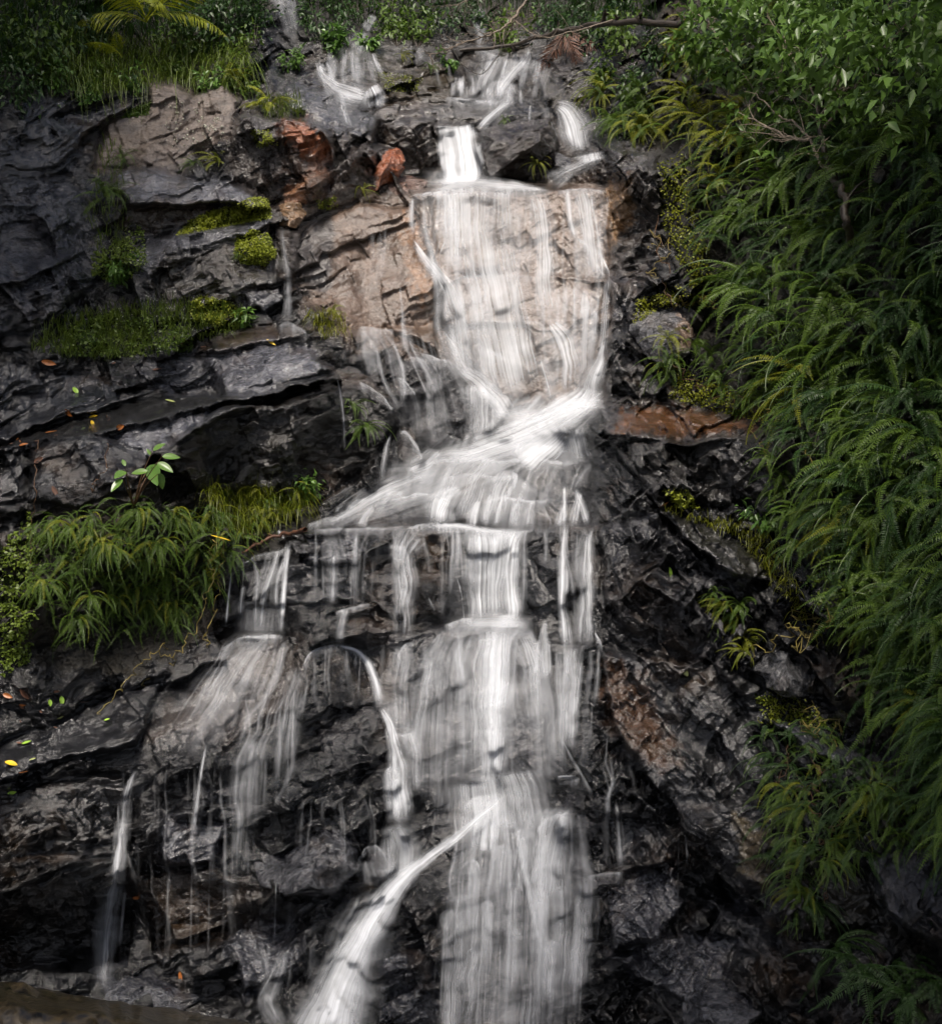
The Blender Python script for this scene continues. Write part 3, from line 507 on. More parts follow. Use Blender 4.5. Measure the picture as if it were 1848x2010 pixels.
# ------------------------------------------------------------------ water
class Sheet:
    def __init__(s): s.v = []; s.f = []; s.uv = []; s.d = []; s.s = []; s.n = 0
    def ribbon(s, pts, a0, streak=1.0, lift=.04, nx=None, soft=.9, fin=.12, fout=.25, seed=None, ny=None, horiz=False):
        a = a0*(.38+.57*a0)
        p = np.array(pts, float); seg = np.hypot(np.diff(p[:, 0]), np.diff(p[:, 1])); t = np.concatenate([[0], np.cumsum(seg)]); Lp = t[-1]
        ny = ny or int(max(10, min(110, Lp/5))); wmax = p[:, 2].max()
        if wmax < 75 and a0 > .6 and not horiz: a *= .82; p[:, 2] *= 1.3; wmax *= 1.3; streak = max(streak, .8)
        nx = nx or int(max(5, min(40, wmax/5)))
        ts = np.linspace(0, Lp, ny)
        # smooth (catmull-like) interpolation by repeated averaging of linear
        def itp(col):
            q = np.interp(np.linspace(0, Lp, ny*3), t, p[:, col])
            k = max(1, int(ny*3/(len(p)*3))); ker = np.ones(2*k+1)/(2*k+1); qq = np.convolve(np.pad(q, k, 'edge'), ker, 'valid'); qq[0] = q[0]; qq[-1] = q[-1]
            return np.interp(ts, np.linspace(0, Lp, ny*3), qq)
        cu, cv, cw = itp(0), itp(1), itp(2)
        du, dv = np.gradient(cu), np.gradient(cv); l = np.hypot(du, dv)+1e-6; nu, nv = -dv/l, du/l
        xs = np.linspace(-.5, .5, nx); r0 = rng.uniform(0, 50)
        uu = cu[:, None]-nu[:, None]*xs*cw[:, None]; vv = cv[:, None]-nv[:, None]*xs*cw[:, None]
        wob = fbm(ts[:, None]/40+0*xs, xs[None, :]*4+r0+0*ts[:, None], s=3, o=2); uu = uu+wob*min(3.0, wmax*.06)
        dd = np.array([[depth(uu[i, j], vv[i, j]) for j in range(nx)] for i in range(ny)])
        mn = np.pad(dd, 1, 'edge'); dd = np.minimum.reduce([mn[1+a_:1+a_+ny, 1+b_:1+b_+nx] for a_ in (-1, 0, 1) for b_ in (-1, 0, 1)])
        k = 7 if not horiz else 2
        pad = np.pad(dd, ((k, k), (0, 0)), 'edge'); sm = sum(pad[i:i+ny] for i in range(2*k+1))/(2*k+1)
        if nx > 6: pd = np.pad(sm, ((0, 0), (1, 1)), 'edge'); sm = (pd[:, :-2]+pd[:, 1:-1]+pd[:, 2:])/3
        if nx > 6:
            for _ in range(3): pd = np.pad(sm, ((0, 0), (1, 1)), 'edge'); sm = (pd[:, :-2]+pd[:, 1:-1]+pd[:, 2:])/3
        dd = np.minimum(sm, dd); pad = np.pad(dd, ((3, 3), (0, 0)), 'edge'); s2 = sum(pad[i:i+ny] for i in range(7))/7; dd = np.minimum(s2+.02, dd)-lift-rng.uniform(0, .012)
        W = P(uu, vv, dd)
        en = fbm(ts[:, None]/45+r0+0*xs, np.sign(xs)[None, :]*3.3+0*ts[:, None], s=12, o=3)*.11*(wmax > 30)
        lat = sstep(np.minimum(1, (0.5-np.abs(xs)[None, :]-np.maximum(0, en+.05))/max(soft*.5, 1e-3)))
        tn = ts/Lp; jag = fbm(xs*8+r0, xs*0+seed if seed else xs*0+1.3, s=8, o=2)*.6
        end = sstep(tn[:, None]/max(fin, 1e-3)*(1+.5*jag))*sstep((1-tn[:, None])/max(fout, 1e-3)*(1+.5*jag))
        sc = .004
        s.v.append(W.reshape(-1, 3)); s.f.append(gridf(ny, nx, s.n)); s.n += ny*nx
        s.uv.append(np.stack([(xs[None, :]*wmax*sc+r0+0*ts[:, None]), ts[:, None]*sc+r0+0*xs], -1).reshape(-1, 2))
        s.d.append((a*end*lat).ravel()); s.s.append(np.full(ny*nx, streak))
    def build(s, name):
        o = mesh(name, np.concatenate(s.v), np.concatenate(s.f)[:, ::-1], WATER, uvs=np.concatenate(s.uv), attrs={'dens': np.concatenate(s.d), 'streak': np.concatenate(s.s)})
        tag(o, kind='structure'); return o
    def puff(s, u, v, w_, h_, a=.5):
        s.ribbon([(u-w_/2, v, h_), (u, v-h_*.08, h_*1.1), (u+w_/2, v, h_)], a, .45, lift=.08, soft=1, fin=.45, fout=.45, horiz=True)
    def strands(s, pts, n, a, w=(3, 8), streak=.4):
        """thin threads running down inside a wider body"""
        p = np.array(pts, float)
        for _ in range(n):
            x = rng.uniform(-.47, .47); t0 = rng.uniform(0, .55); t1 = min(1, t0+rng.uniform(.25, .8))
            seg = np.concatenate([[0], np.cumsum(np.hypot(np.diff(p[:, 0]), np.diff(p[:, 1])))]); T = np.linspace(t0, t1, 8)*seg[-1]
            cu, cv, cw = [np.interp(T, seg, p[:, c]) for c in range(3)]
            du, dv = np.gradient(cu), np.gradient(cv); l = np.hypot(du, dv)+1e-6
            q = [(cu[i]+dv[i]/l[i]*x*cw[i], cv[i]-du[i]/l[i]*x*cw[i], rng.uniform(.7, 1.3)*ww) for ww in [rng.uniform(*w)] for i in range(8)]
            s.ribbon(q, a*rng.uniform(.3, .8), .8, lift=.045, nx=5, soft=1, fin=.25, fout=.5, ny=int(max(10, (T[-1]-T[0])/7)))
    def body(s, pts, a, n=0, sa=.5, **kw):
        s.ribbon(pts, a, **kw)
        if n: s.strands(pts, max(1, int(n*.18)), sa)
    def rim(s, pts, a=.8, streak=.3):
        """water folding over a lip: bright at the edge, then a thinning veil that drops and fades"""
        p = np.array(pts, float); seg = np.concatenate([[0], np.cumsum(np.hypot(np.diff(p[:, 0]), np.diff(p[:, 1])))]); n = int(max(8, seg[-1]/3.5)); t = np.linspace(0, seg[-1], n)
        sm = lambda x: np.convolve(np.pad(x, 2, 'edge'), np.ones(5)/5, 'valid')
        cu, cv, cw = [sm(np.interp(t, seg, p[:, c])) for c in range(3)]; r0 = rng.uniform(0, 50); cv = cv+fbm(t/14, t*0+r0, s=4, o=2)*1.6
        du, dv = np.gradient(cu), np.gradient(cv); flat = np.abs(du)/(np.hypot(du, dv)+1e-6)
        Lf = (18+26*vn(t/9, t*0+r0)**2+cw*2.2)*(.35+.65*flat); off = np.concatenate([[-1.6, -.8, 0, .8], np.linspace(2, 5, 3), 5+np.linspace(.08, 1, 10)**1.3*30])
        k = len(off); W = np.empty((k, n, 3)); dn = np.empty((k, n)); thick = cw*.32
        for q in range(k):
            f = off[q]
            vv = cv+(f*thick if f < 1 else thick+(f-1)/34*Lf); uu = cu+(0 if f < 1 else 0)
            dd = np.array([depth(uu[i], vv[i]) for i in range(n)]); W[q] = P(uu, vv, sm(dd)-.05); x = max(0, f-1)/34
            dn[q] = (max(0, 1-(abs(f)/1.6)**1.5) if f < 0 else 1.0)*math.exp(-3.4*x)*(1-x)
        e = sstep(t/seg[-1]/.12)*sstep((1-t/seg[-1])/.15)
        s.v.append(W.reshape(-1, 3)); s.f.append(gridf(k, n, s.n)); s.n += k*n
        tt2 = np.broadcast_to(t, (k, n)); oo = np.broadcast_to(off[:, None], (k, n))
        s.uv.append(np.stack([tt2*.004+r0, oo*.004+r0], -1).reshape(-1, 2)); s.d.append((a*.55*e[None, :]*dn*(.75+.35*vn(tt2/7, tt2*0+r0))).ravel()); s.s.append((np.clip(oo/6, .15, .9)).ravel())

    def flow(s, u0, u1, v, n, length, a=.3, w=(4, 10), drift=0., wander=.5, vspread=8):
        """threads of water let go along a source line: each runs down the stone by steepest descent"""
        n = max(3, int(n*(.8 if n < 30 else .55))); a = a*(.85 if n < 24 else .72)
        for _ in range(n):
            u = rng.uniform(u0, u1); vv = v+rng.uniform(-vspread, vspread) if not callable(v) else v(u)+rng.uniform(-vspread, vspread); L_ = length*rng.uniform(.3, 1.05); q = []; du, dv = drift, 1.; ww = rng.uniform(*w)*1.8; st_p = 4.
            for k in range(int(L_/st_p)):
                i = min(max(int((vv-va[62])/2.3)+62, 0), nr-1); j = min(max(int((u-ua[62])/2.3)+62, 0), nc-1)
                gu, gv = GU[i, j], GV[i, j]; l = math.hypot(gu, gv)+1e-6
                du = .72*du+.28*(gu/l*wander+drift); dv = .72*dv+.28*max(.25, gv/l); l2 = math.hypot(du, dv); u += du/l2*st_p; vv += dv/l2*st_p
                q.append((u, vv, ww*(.6+.8*k*st_p/max(L_, 1))*(1+.35*vn(np.array(k*.3), np.array(u0*1.+_)))))
            if len(q) > 4: s.ribbon([tuple(map(float, x)) for x in q[::2]], a*rng.uniform(.35, 1.05), .9, lift=.04+rng.uniform(0, .02), nx=5, soft=1, fin=.12, fout=.45, ny=int(max(10, L_/6)))

def blur(A, k):
    for ax in (0, 1):
        pad = [(0, 0), (0, 0)]; pad[ax] = (k, k); Q = np.cumsum(np.pad(A, pad, 'edge'), axis=ax); Q = np.concatenate([np.zeros_like(np.take(Q, [0], ax)), Q], ax); n_ = A.shape[ax]
        A = (np.take(Q, range(2*k+1, n_+2*k+1), ax)-np.take(Q, range(0, n_), ax))/(2*k+1)
    return A
Ds = blur(blur(D, 3), 3); Ps = P(U, V, Ds)
Xu = np.gradient(Ps, axis=1)/np.gradient(U, axis=1)[..., None]; Xv = np.gradient(Ps, axis=0)/np.gradient(V, axis=0)[..., None]
a11, a12, a22 = (Xu*Xu).sum(-1), (Xu*Xv).sum(-1), (Xv*Xv).sum(-1); g1, g2 = -Xu[..., 2], -Xv[..., 2]; det = a11*a22-a12*a12+1e-12
GU, GV = (a22*g1-a12*g2)/det, (a11*g2-a12*g1)/det
# top background and small upper cascades
s = Sheet()
s.body([(535, -20, 50), (562, 30, 62), (573, 74, 56)], .35, 6, .3)
s.body([(940, 10, 22), (945, 50, 30), (935, 100, 22)], .35, 3, .3)
s.body([(735, 30, 20), (715, 60, 34)], .5)
s.body([(715, 60, 30), (705, 80, 50), (690, 100, 80)], .4, soft=1); s.body([(690, 92, 80), (690, 135, 90), (690, 165, 70)], .35)
s.body([(622, 118, 12), (630, 150, 24), (655, 172, 44), (690, 184, 50), (730, 196, 40)], .75, soft=1)
s.flow(640, 735, 98, 30, 100, .5, (5, 10), drift=.1); s.flow(622, 645, 122, 10, 80, .6, (5, 12), drift=.45); s.flow(655, 740, 168, 26, 50, .55, (5, 12))
s.body([(728, 168, 26), (736, 185, 34), (740, 210, 38)], .9, 4, .5); s.flow(715, 755, 172, 12, 45, .6); s.flow(665, 690, 205, 8, 50, .6, (4, 8)); s.flow(800, 830, 95, 10, 50, .4, (4, 8)); s.flow(850, 880, 120, 6, 60, .3, (4, 8))
s.flow(545, 585, -10, 14, 85, .3); s.flow(930, 955, 20, 8, 80, .35)
s.build('waterfall')
s = Sheet()
s.body([(985, 106, 60), (978, 130, 80), (965, 160, 110), (962, 200, 130)], .6)
s.body([(1038, 92, 14), (1035, 112, 26), (1010, 140, 40), (985, 170, 50), (975, 200, 60)], .6, soft=1)
s.body([(935, 92, 24), (955, 104, 44), (980, 116, 70)], .5, soft=1); s.flow(950, 1050, 104, 46, 100, .55, (5, 13)); s.flow(1020, 1080, 120, 20, 80, .45, (5, 10)); s.flow(885, 930, 150, 18, 55, .5, (5, 10)); s.flow(900, 1010, 165, 36, 45, .6, (6, 14)); s.flow(1000, 1080, 168, 16, 40, .4, (5, 10))
s.rim([(945, 172, 3), (965, 160, 6), (1000, 160, 6), (1015, 185, 4)], .5); s.rim([(870, 192, 3), (920, 195, 6), (980, 203, 8), (1005, 205, 5)], .7)
s.body([(1000, 200, 10), (978, 214, 16), (955, 234, 18), (938, 256, 22)], .95, 3, .6)
s.body([(893, 247, 82), (897, 270, 86), (903, 310, 90), (908, 360, 96)], .97, 26, .6, streak=.55, lift=.12, soft=.25, fin=.02, fout=.05)
s.rim([(852, 248, 5), (890, 251, 8), (935, 256, 12)], .8)
s.body([(1092, 205, 20), (1112, 215, 56), (1130, 250, 80), (1143, 300, 74)], .85, 16, .6, soft=.85)
s.body([(1160, 300, 50), (1165, 318, 70)], .6); s.body([(1185, 300, 12), (1160, 318, 26), (1110, 338, 30), (1075, 362, 40)], .65, 5, .5)
s.body([(1020, 205, 4), (1040, 215, 3)], .1)
s.body([(1040, 205, 8), (1038, 240, 8)], .35); s.body([(1070, 210, 26), (1072, 235, 22)], .25)
s.body([(830, 378, 8), (880, 366, 24), (930, 358, 34), (1000, 363, 26), (1085, 374, 8)], .85, horiz=True, streak=.5, lift=.06, soft=1, fin=.25, fout=.3)
s.rim([(800, 384, 2), (850, 376, 5), (940, 368, 8), (1040, 370, 7), (1090, 376, 4)], .9); s.rim([(1090, 374, 2), (1150, 370, 4), (1195, 374, 3)], .6)
s.body([(900, 345, 120), (902, 362, 140)], .6, streak=.3, lift=.08)
s.build('waterfall')
# main tan face
s = Sheet()
s.body([(940, 366, 275), (940, 420, 280), (950, 520, 275), (975, 640, 280), (1010, 800, 260)], .58, 95, .42, soft=.85, fin=.03)
s.body([(890, 368, 90), (893, 430, 85), (893, 535, 75)], .55, 22, .45)
s.body([(1040, 366, 30), (1056, 400, 48), (1065, 460, 52), (1068, 560, 54), (1080, 650, 60)], .72, 9, .5)
s.body([(1078, 630, 50), (1098, 665, 84), (1112, 710, 110), (1112, 780, 110)], .58, 14, .5)
s.body([(809, 385, 10), (806, 430, 12), (812, 470, 14)], .7)
s.body([(808, 462, 12), (826, 495, 22), (856, 530, 38), (882, 565, 62), (898, 615, 76), (905, 675, 84), (912, 745, 76)], .72, 16, .6)
s.rim([(815, 478, 3), (835, 510, 5), (868, 538, 8), (895, 560, 9)], .7)
s.body([(865, 645, 18), (890, 680, 34), (905, 715, 40), (930, 750, 44)], .5, 4, .5)
s.body([(900, 722, 30), (940, 745, 56), (980, 785, 64), (1008, 830, 60)], .6, 8, .6)
s.body([(940, 745, 90), (945, 790, 110), (945, 860, 120)], .6, 22, .45)
for q in ([(868, 470), (862, 500)], [(905, 480), (925, 535)], [(980, 470), (988, 530)], [(942, 690), (970, 700)]):
    (x0, y0), (x1, y1) = q; s.rim([(x0, y0-20, 3), (x0+6, y0, 7), (x1, y1, 6), (x1+2, y1+30, 4)], .7)
s.rim([(885, 548, 3), (930, 540, 5), (1000, 538, 5), (1060, 545, 3)], .55); s.rim([(900, 640, 3), (960, 630, 4), (1050, 632, 5), (1085, 650, 5)], .5); s.rim([(950, 682, 3), (965, 690, 6), (990, 700, 6), (992, 720, 5)], .8)
s.rim([(820, 690, 3), (880, 710, 5), (930, 738, 8)], .6)
s.body([(1145, 366, 80), (1152, 420, 78), (1165, 500, 66), (1170, 560, 60)], .6, 22, .45)
s.body([(1112, 370, 14), (1118, 430, 16), (1128, 470, 14)], .6); s.rim([(1128, 465, 4), (1150, 475, 7), (1165, 510, 8), (1190, 545, 7)], .8); s.rim([(1165, 480, 4), (1185, 510, 7), (1198, 540, 5)], .8)
s.body([(1192, 545, 10), (1188, 600, 15), (1185, 660, 16), (1178, 700, 20)], .85, 4, .5)
s.body([(1150, 560, 40), (1148, 640, 46), (1142, 720, 50), (1140, 770, 60)], .5, 12, .45); s.rim([(1135, 620, 5), (1140, 605, 7), (1158, 602, 6), (1175, 620, 6), (1172, 680, 6)], .55)
s.body([(1188, 672, 12), (1178, 705, 30), (1163, 740, 56), (1150, 785, 84)], .65, 8, .6)
s.body([(1000, 640, 60), (1005, 720, 60), (1010, 790, 60)], .3, 8, .35)
s.body([(1060, 700, 30), (1075, 740, 36), (1085, 790, 40)], .5, 6, .4)
s.body([(745, 458, 10), (745, 500, 18), (742, 560, 16)], .35, 3, .3); s.body([(785, 560, 6), (790, 620, 12), (792, 690, 12)], .35, 2, .3)
s.build('waterfall')
s = Sheet()
s.flow(815, 1075, 374, 80, 420, .38, (5, 14), wander=.6); s.flow(1110, 1195, 374, 34, 330, .38, (5, 12), wander=.6)
s.flow(860, 950, 540, 24, 260, .5, (8, 18), drift=.12); s.flow(1060, 1180, 560, 26, 220, .45, (6, 14), drift=.05)
s.build('waterfall')
# left fringe of the face
s = Sheet()
s.flow(700, 850, 646, 46, 260, .34, (4, 11), drift=.2); s.flow(720, 760, 440, 8, 200, .25, (4, 9))
s.body([(725, 640, 60), (725, 680, 66), (735, 740, 60)], .38, 10, .35); s.rim([(700, 642, 4), (740, 645, 6), (780, 650, 4)], .5); s.body([(795, 642, 60), (800, 690, 60)], .3, 8, .35)
s.rim([(772, 738, 2), (795, 748, 4), (815, 772, 5), (822, 820, 5)], .6); s.body([(800, 760, 30), (815, 800, 34), (822, 860, 30)], .35, 5, .4)
s.rim([(782, 845, 4), (800, 850, 9), (818, 875, 12), (830, 905, 14)], .8); s.rim([(700, 745, 3), (750, 775, 4), (790, 830, 5)], .5)
pass
s.body([(850, 720, 50), (850, 790, 60), (860, 880, 60)], .28, 12, .3); s.rim([(800, 700, 3), (830, 705, 6), (845, 730, 5)], .4); pass
s.build('waterfall')
# cascade pool
s = Sheet()
s.flow(1020, 1190, 770, 60, 170, .55, (8, 20), drift=-.9); s.flow(900, 1150, 850, 90, 80, .6, (8, 18), drift=-.4); s.flow(800, 1160, 910, 80, 130, .42, (7, 18), drift=-.25); s.flow(680, 800, 960, 22, 90, .4, (6, 14), drift=-.6)
s.body([(1165, 750, 60), (1140, 785, 90), (1080, 825, 100), (1000, 860, 100), (930, 885, 90), (860, 905, 60)], .68, 24, .5, streak=.95, lift=.1)
s.body([(1175, 780, 90), (1100, 835, 150), (1000, 890, 190), (880, 945, 170), (760, 1000, 110), (640, 1036, 60)], .3, 8, .4, lift=.07, soft=1)
s.body([(1130, 800, 120), (1060, 850, 130), (980, 880, 100)], .5, streak=.8, lift=.1, soft=1)
s.body([(1190, 790, 20), (1120, 800, 40), (1060, 820, 40), (1010, 835, 30)], .9, streak=.3)
s.body([(1110, 830, 120), (1060, 870, 160), (1010, 905, 200)], .7, 20, .5)
s.body([(1130, 840, 40), (1138, 870, 46), (1145, 905, 50)], .7, 8, .5)
s.rim([(815, 914, 4), (870, 904, 8), (930, 898, 10), (985, 906, 10), (1050, 900, 8), (1100, 908, 9), (1150, 905, 5)], .8)
s.rim([(1075, 845, 3), (1100, 838, 6), (1130, 848, 7)], .9); s.rim([(930, 878, 3), (985, 862, 6), (1030, 868, 7)], .9); s.rim([(1000, 835, 3), (1040, 822, 6), (1080, 828, 6)], .9); s.rim([(1040, 885, 3), (1080, 876, 6), (1120, 884, 6)], .9); s.rim([(860, 940, 3), (920, 930, 6), (980, 938, 6), (1030, 930, 4)], .8); s.rim([(760, 985, 3), (820, 968, 6), (870, 975, 5)], .8); s.rim([(940, 985, 3), (990, 975, 6), (1050, 985, 6), (1090, 980, 4)], .8); s.rim([(1085, 870, 5), (1110, 880, 12), (1140, 882, 10)], .7)
s.body([(860, 885, 60), (840, 908, 90), (800, 925, 80)], .5, 6, .5)
# tread between 905 and 1035
s.body([(985, 905, 330), (950, 960, 400), (930, 1034, 440)], .45, 55, .4)
s.body([(840, 925, 70), (760, 960, 60), (700, 995, 50), (635, 1034, 34)], .5, 14, .5)
s.body([(905, 955, 20), (875, 970, 50), (862, 1000, 56), (860, 1034, 66)], .97, 10, .6, streak=.5)
s.rim([(700, 985, 6), (750, 968, 10), (800, 965, 10)], .6); s.rim([(1000, 925, 10), (1018, 935, 18), (1000, 962, 22), (985, 985, 20)], .9)
s.rim([(1085, 1030, 6), (1060, 985, 10), (1062, 960, 6)], .3)
for u0 in (930, 955, 980, 1010, 1040, 1100, 1130): s.body([(u0+8, 975+rng.uniform(-10, 20), 10), (u0, 1005, 20), (u0-3, 1036, 24)], .75, 2, .5)
s.body([(735, 995, 14), (715, 1015, 24), (705, 1036, 30)], .6); s.body([(1128, 960, 10), (1142, 990, 16), (1155, 1030, 14)], .8); s.body([(1108, 955, 8), (1106, 1030, 14)], .8)
s.rim([(600, 1030, 5), (640, 1020, 10), (680, 1012, 8)], .5); s.rim([(655, 1002, 5), (690, 985, 8), (720, 980, 8)], .5)
s.rim([(610, 1041, 2), (680, 1037, 3), (760, 1036, 5), (800, 1033, 6)], .5)
s.rim([(790, 1036, 5), (850, 1030, 9), (900, 1031, 12), (960, 1044, 15), (1000, 1048, 12), (1050, 1040, 5)], .95)
s.body([(830, 1034, 6), (900, 1032, 14), (960, 1044, 20), (1030, 1042, 8)], .8, horiz=True, streak=.5, lift=.06, soft=1, fin=.3, fout=.3)
s.build('waterfall')
# middle falls
s = Sheet()
s.flow(880, 1035, 1040, 46, 190, .5, (6, 15), wander=.25); s.flow(620, 870, 1042, 44, 190, .3, (4, 11)); s.flow(1050, 1170, 1036, 30, 230, .36, (4, 11), wander=.4)
s.body([(960, 1036, 170), (958, 1080, 150), (955, 1150, 130), (955, 1232, 120)], .72, 45, .5, soft=.85)
s.body([(1018, 1040, 40), (1000, 1070, 44), (998, 1150, 40), (1003, 1232, 50)], .97, 9, .6, streak=.5)
s.body([(820, 1040, 110), (790, 1080, 70), (795, 1150, 70), (790, 1260, 66)], .5, 20, .4)
s.body([(780, 1065, 30), (790, 1100, 46), (795, 1200, 40)], .5, 8, .4)
s.rim([(700, 1110, 3), (715, 1085, 5), (750, 1068, 8), (790, 1075, 12), (808, 1100, 10)], .5)
s.rim([(895, 1130, 3), (905, 1160, 6), (912, 1225, 8)], .8); s.rim([(840, 1130, 3), (838, 1170, 6), (855, 1200, 6)], .5)
s.body([(655, 1045, 60), (655, 1110, 50), (655, 1195, 44)], .3, 9, .3); s.body([(654, 1085, 10), (654, 1140, 13), (652, 1190, 13)], .6)
s.body([(1108, 1020, 14), (1105, 1100, 18), (1104, 1200, 20), (1112, 1290, 26)], .8, 5, .5)
s.body([(1158, 1035, 10), (1152, 1060, 22), (1150, 1150, 34), (1145, 1280, 44)], .85, 9, .5)
s.body([(1070, 1215, 8), (1068, 1260, 22), (1072, 1340, 24)], .75, 4, .5); s.body([(1055, 1255, 10), (1050, 1330, 20)], .8)
s.rim([(1165, 1240, 4), (1180, 1262, 10), (1182, 1280, 6)], .7)
s.body([(1115, 1262, 40), (1118, 1340, 40), (1115, 1480, 34)], .65, 12, .5); s.body([(1140, 1300, 14), (1130, 1400, 10)], .5)
s.build('waterfall')
s = Sheet()
s.body([(945, 1225, 130), (940, 1250, 190), (925, 1310, 260), (925, 1420, 320), (930, 1600, 350)], .38, 90, .36, soft=.85)
s.body([(975, 1222, 100), (975, 1260, 100), (972, 1350, 90), (965, 1450, 74), (960, 1572, 66)], .92, 30, .5, streak=.7)
s.flow(880, 1050, 1226, 80, 340, .42, (6, 15), wander=.7); s.flow(740, 900, 1255, 44, 320, .28, (5, 12)); s.flow(1040, 1175, 1265, 50, 300, .34, (4, 12))
s.body([(1020, 1230, 60), (1050, 1290, 80), (1065, 1400, 90), (1070, 1570, 90)], .5, 24, .4)
s.rim([(868, 1228, 4), (910, 1216, 8), (960, 1222, 16), (1010, 1226, 18)], .7); s.body([(1000, 1205, 50), (1002, 1235, 70)], .8, streak=.4)
s.body([(880, 1235, 20), (850, 1270, 40), (830, 1340, 60), (800, 1500, 80)], .4, 16, .35)
s.body([(795, 1260, 46), (785, 1350, 80), (790, 1480, 90)], .35, 14, .3); s.rim([(778, 1290, 3), (790, 1268, 8), (815, 1262, 6)], .6)
s.body([(800, 1430, 40), (815, 1480, 50), (815, 1560, 40)], .45, 8, .4); s.rim([(770, 1440, 4), (800, 1443, 8), (825, 1436, 5)], .6)
s.rim([(1095, 1440, 3), (1130, 1500, 5), (1165, 1560, 5)], .5); s.rim([(1090, 1525, 3), (1120, 1524, 5), (1140, 1526, 3)], .7); s.body([(1062, 1490, 40), (1065, 1580, 60)], .3, 5, .3)
s.build('waterfall')
# link the foot of the fan with the lower sheets
s = Sheet()
s.body([(960, 1520, 230), (970, 1570, 260), (975, 1640, 290)], .5, 20, .4, soft=.5)
s.body([(1010, 1530, 120), (1020, 1600, 160), (1030, 1680, 180)], .4, 12, .4)
s.build('waterfall')
s = Sheet()
for q in [(905, 352, 170, 44, .7), (1150, 312, 60, 26, .5), (960, 1226, 190, 54, .55), (1003, 1232, 100, 50, .6), (1130, 800, 130, 70, .55), (900, 898, 150, 40, .6), (1010, 815, 110, 50, .4), (780, 1712, 90, 50, .5), (960, 1590, 130, 60, .45), (800, 925, 120, 46, .4), (1090, 1610, 90, 50, .4), (505, 1250, 110, 22, .35), (785, 1630, 70, 34, .35), (960, 200, 120, 26, .4), (690, 190, 70, 20, .4), (1130, 905, 80, 26, .4)]: s.puff(*q)
s.build('waterfall')
# left-hand streams round the boulders
s = Sheet()
s.rim([(655, 1204, 3), (680, 1196, 6), (710, 1188, 6), (730, 1186, 3)], .5); s.body([(678, 1196, 24), (668, 1230, 24), (662, 1268, 30)], .6, 4, .3, soft=1)
s.rim([(592, 1310, 2), (606, 1282, 3), (645, 1266, 6), (690, 1271, 6), (712, 1288, 4)], .7); s.body([(660, 1266, 5), (700, 1276, 9), (724, 1302, 15), (738, 1340, 18), (750, 1395, 22)], .75, soft=1)
s.body([(748, 1385, 12), (762, 1420, 18), (775, 1470, 26), (785, 1510, 44), (784, 1560, 48), (790, 1625, 50)], .92, 9, .5, streak=.6)
s.body([(770, 1500, 50), (772, 1560, 50), (775, 1620, 56)], .6, 6, .4); s.rim([(755, 1510, 3), (775, 1502, 7), (795, 1500, 5)], .6)
s.body([(775, 1618, 60), (785, 1660, 100), (785, 1705, 100), (770, 1750, 70)], .6, 18, .4, streak=.6); pass
s.rim([(700, 1690, 3), (725, 1655, 4), (745, 1662, 5), (760, 1690, 5), (775, 1715, 5)], .5); s.body([(720, 1690, 50), (725, 1740, 60)], .35, 6, .3)
s.build('waterfall')
s = Sheet()
s.body([(1015, 1548, 6), (972, 1578, 14), (932, 1612, 22), (882, 1655, 28), (832, 1690, 38), (785, 1730, 54), (745, 1787, 74), (708, 1850, 96), (672, 1930, 126), (630, 2050, 180)], .88, 30, .5, streak=.5, lift=.2, soft=1, fin=.16, fout=.01)
s.body([(790, 1722, 40), (747, 1790, 52), (710, 1865, 62), (685, 1960, 80)], .6, streak=.3, lift=.18, soft=.9)
s.body([(760, 1750, 90), (700, 1860, 120), (640, 2050, 170)], .6, streak=.4, lift=.1, soft=1, fout=.01)
s.body([(740, 1760, 120), (700, 1860, 160), (650, 2050, 230)], .3, 20, .25, soft=.7, fout=.01)
s.build('waterfall')
s = Sheet()
s.body([(962, 1564, 80), (955, 1600, 100), (945, 1680, 120)], .75, 16, .5); s.rim([(905, 1585, 4), (930, 1568, 9), (975, 1560, 12), (1000, 1560, 5)], .8)
s.flow(880, 1150, 1585, 120, 440, .36, (6, 16), wander=.7); s.flow(870, 1140, 1750, 60, 280, .34, (7, 18), wander=.6)
s.body([(965, 1640, 150), (955, 1720, 190), (940, 2050, 200)], .38, 60, .42, lift=.08, soft=.85, fout=.01)
s.body([(905, 1740, 70), (895, 1800, 64), (885, 2050, 60)], .5, 16, .45, fout=.01)
s.body([(1080, 1570, 120), (1070, 1640, 180), (1065, 1760, 220), (1055, 2050, 210)], .38, 75, .42, lift=.08, soft=.85, fout=.01)
s.body([(1112, 1590, 30), (1090, 1612, 50), (1075, 1680, 70), (1065, 1800, 60)], .75, 14, .5); s.rim([(1050, 1630, 6), (1080, 1605, 12), (1105, 1600, 8), (1120, 1585, 5)], .9)
s.body([(1150, 1720, 50), (1145, 1800, 80), (1130, 1960, 80)], .42, 20, .32); s.rim([(1150, 1722, 2), (1180, 1713, 3), (1225, 1712, 2)], .5)
s.body([(1208, 1568, 8), (1213, 1620, 16), (1218, 1712, 26)], .4, 2, .3, soft=1); s.body([(1345, 1640, 4), (1350, 1700, 8)], .2)
for (x, y, ww) in [(925, 1690, 36), (985, 1660, 44), (1010, 1735, 36), (1025, 1630, 50), (1060, 1700, 40), (880, 1790, 40), (1010, 1830, 34), (1055, 1770, 40), (1080, 1850, 46), (955, 1770, 30), (1100, 1740, 30), (930, 1860, 30)]:
    s.rim([(x-ww*.5, y+12, 4), (x-ww*.2, y, 8), (x+ww*.3, y, 9), (x+ww*.5, y+18, 7)], .55); s.body([(x, y, ww), (x-2, y+60, ww*1.1), (x-3, y+120, ww)], .4, 5, .4)
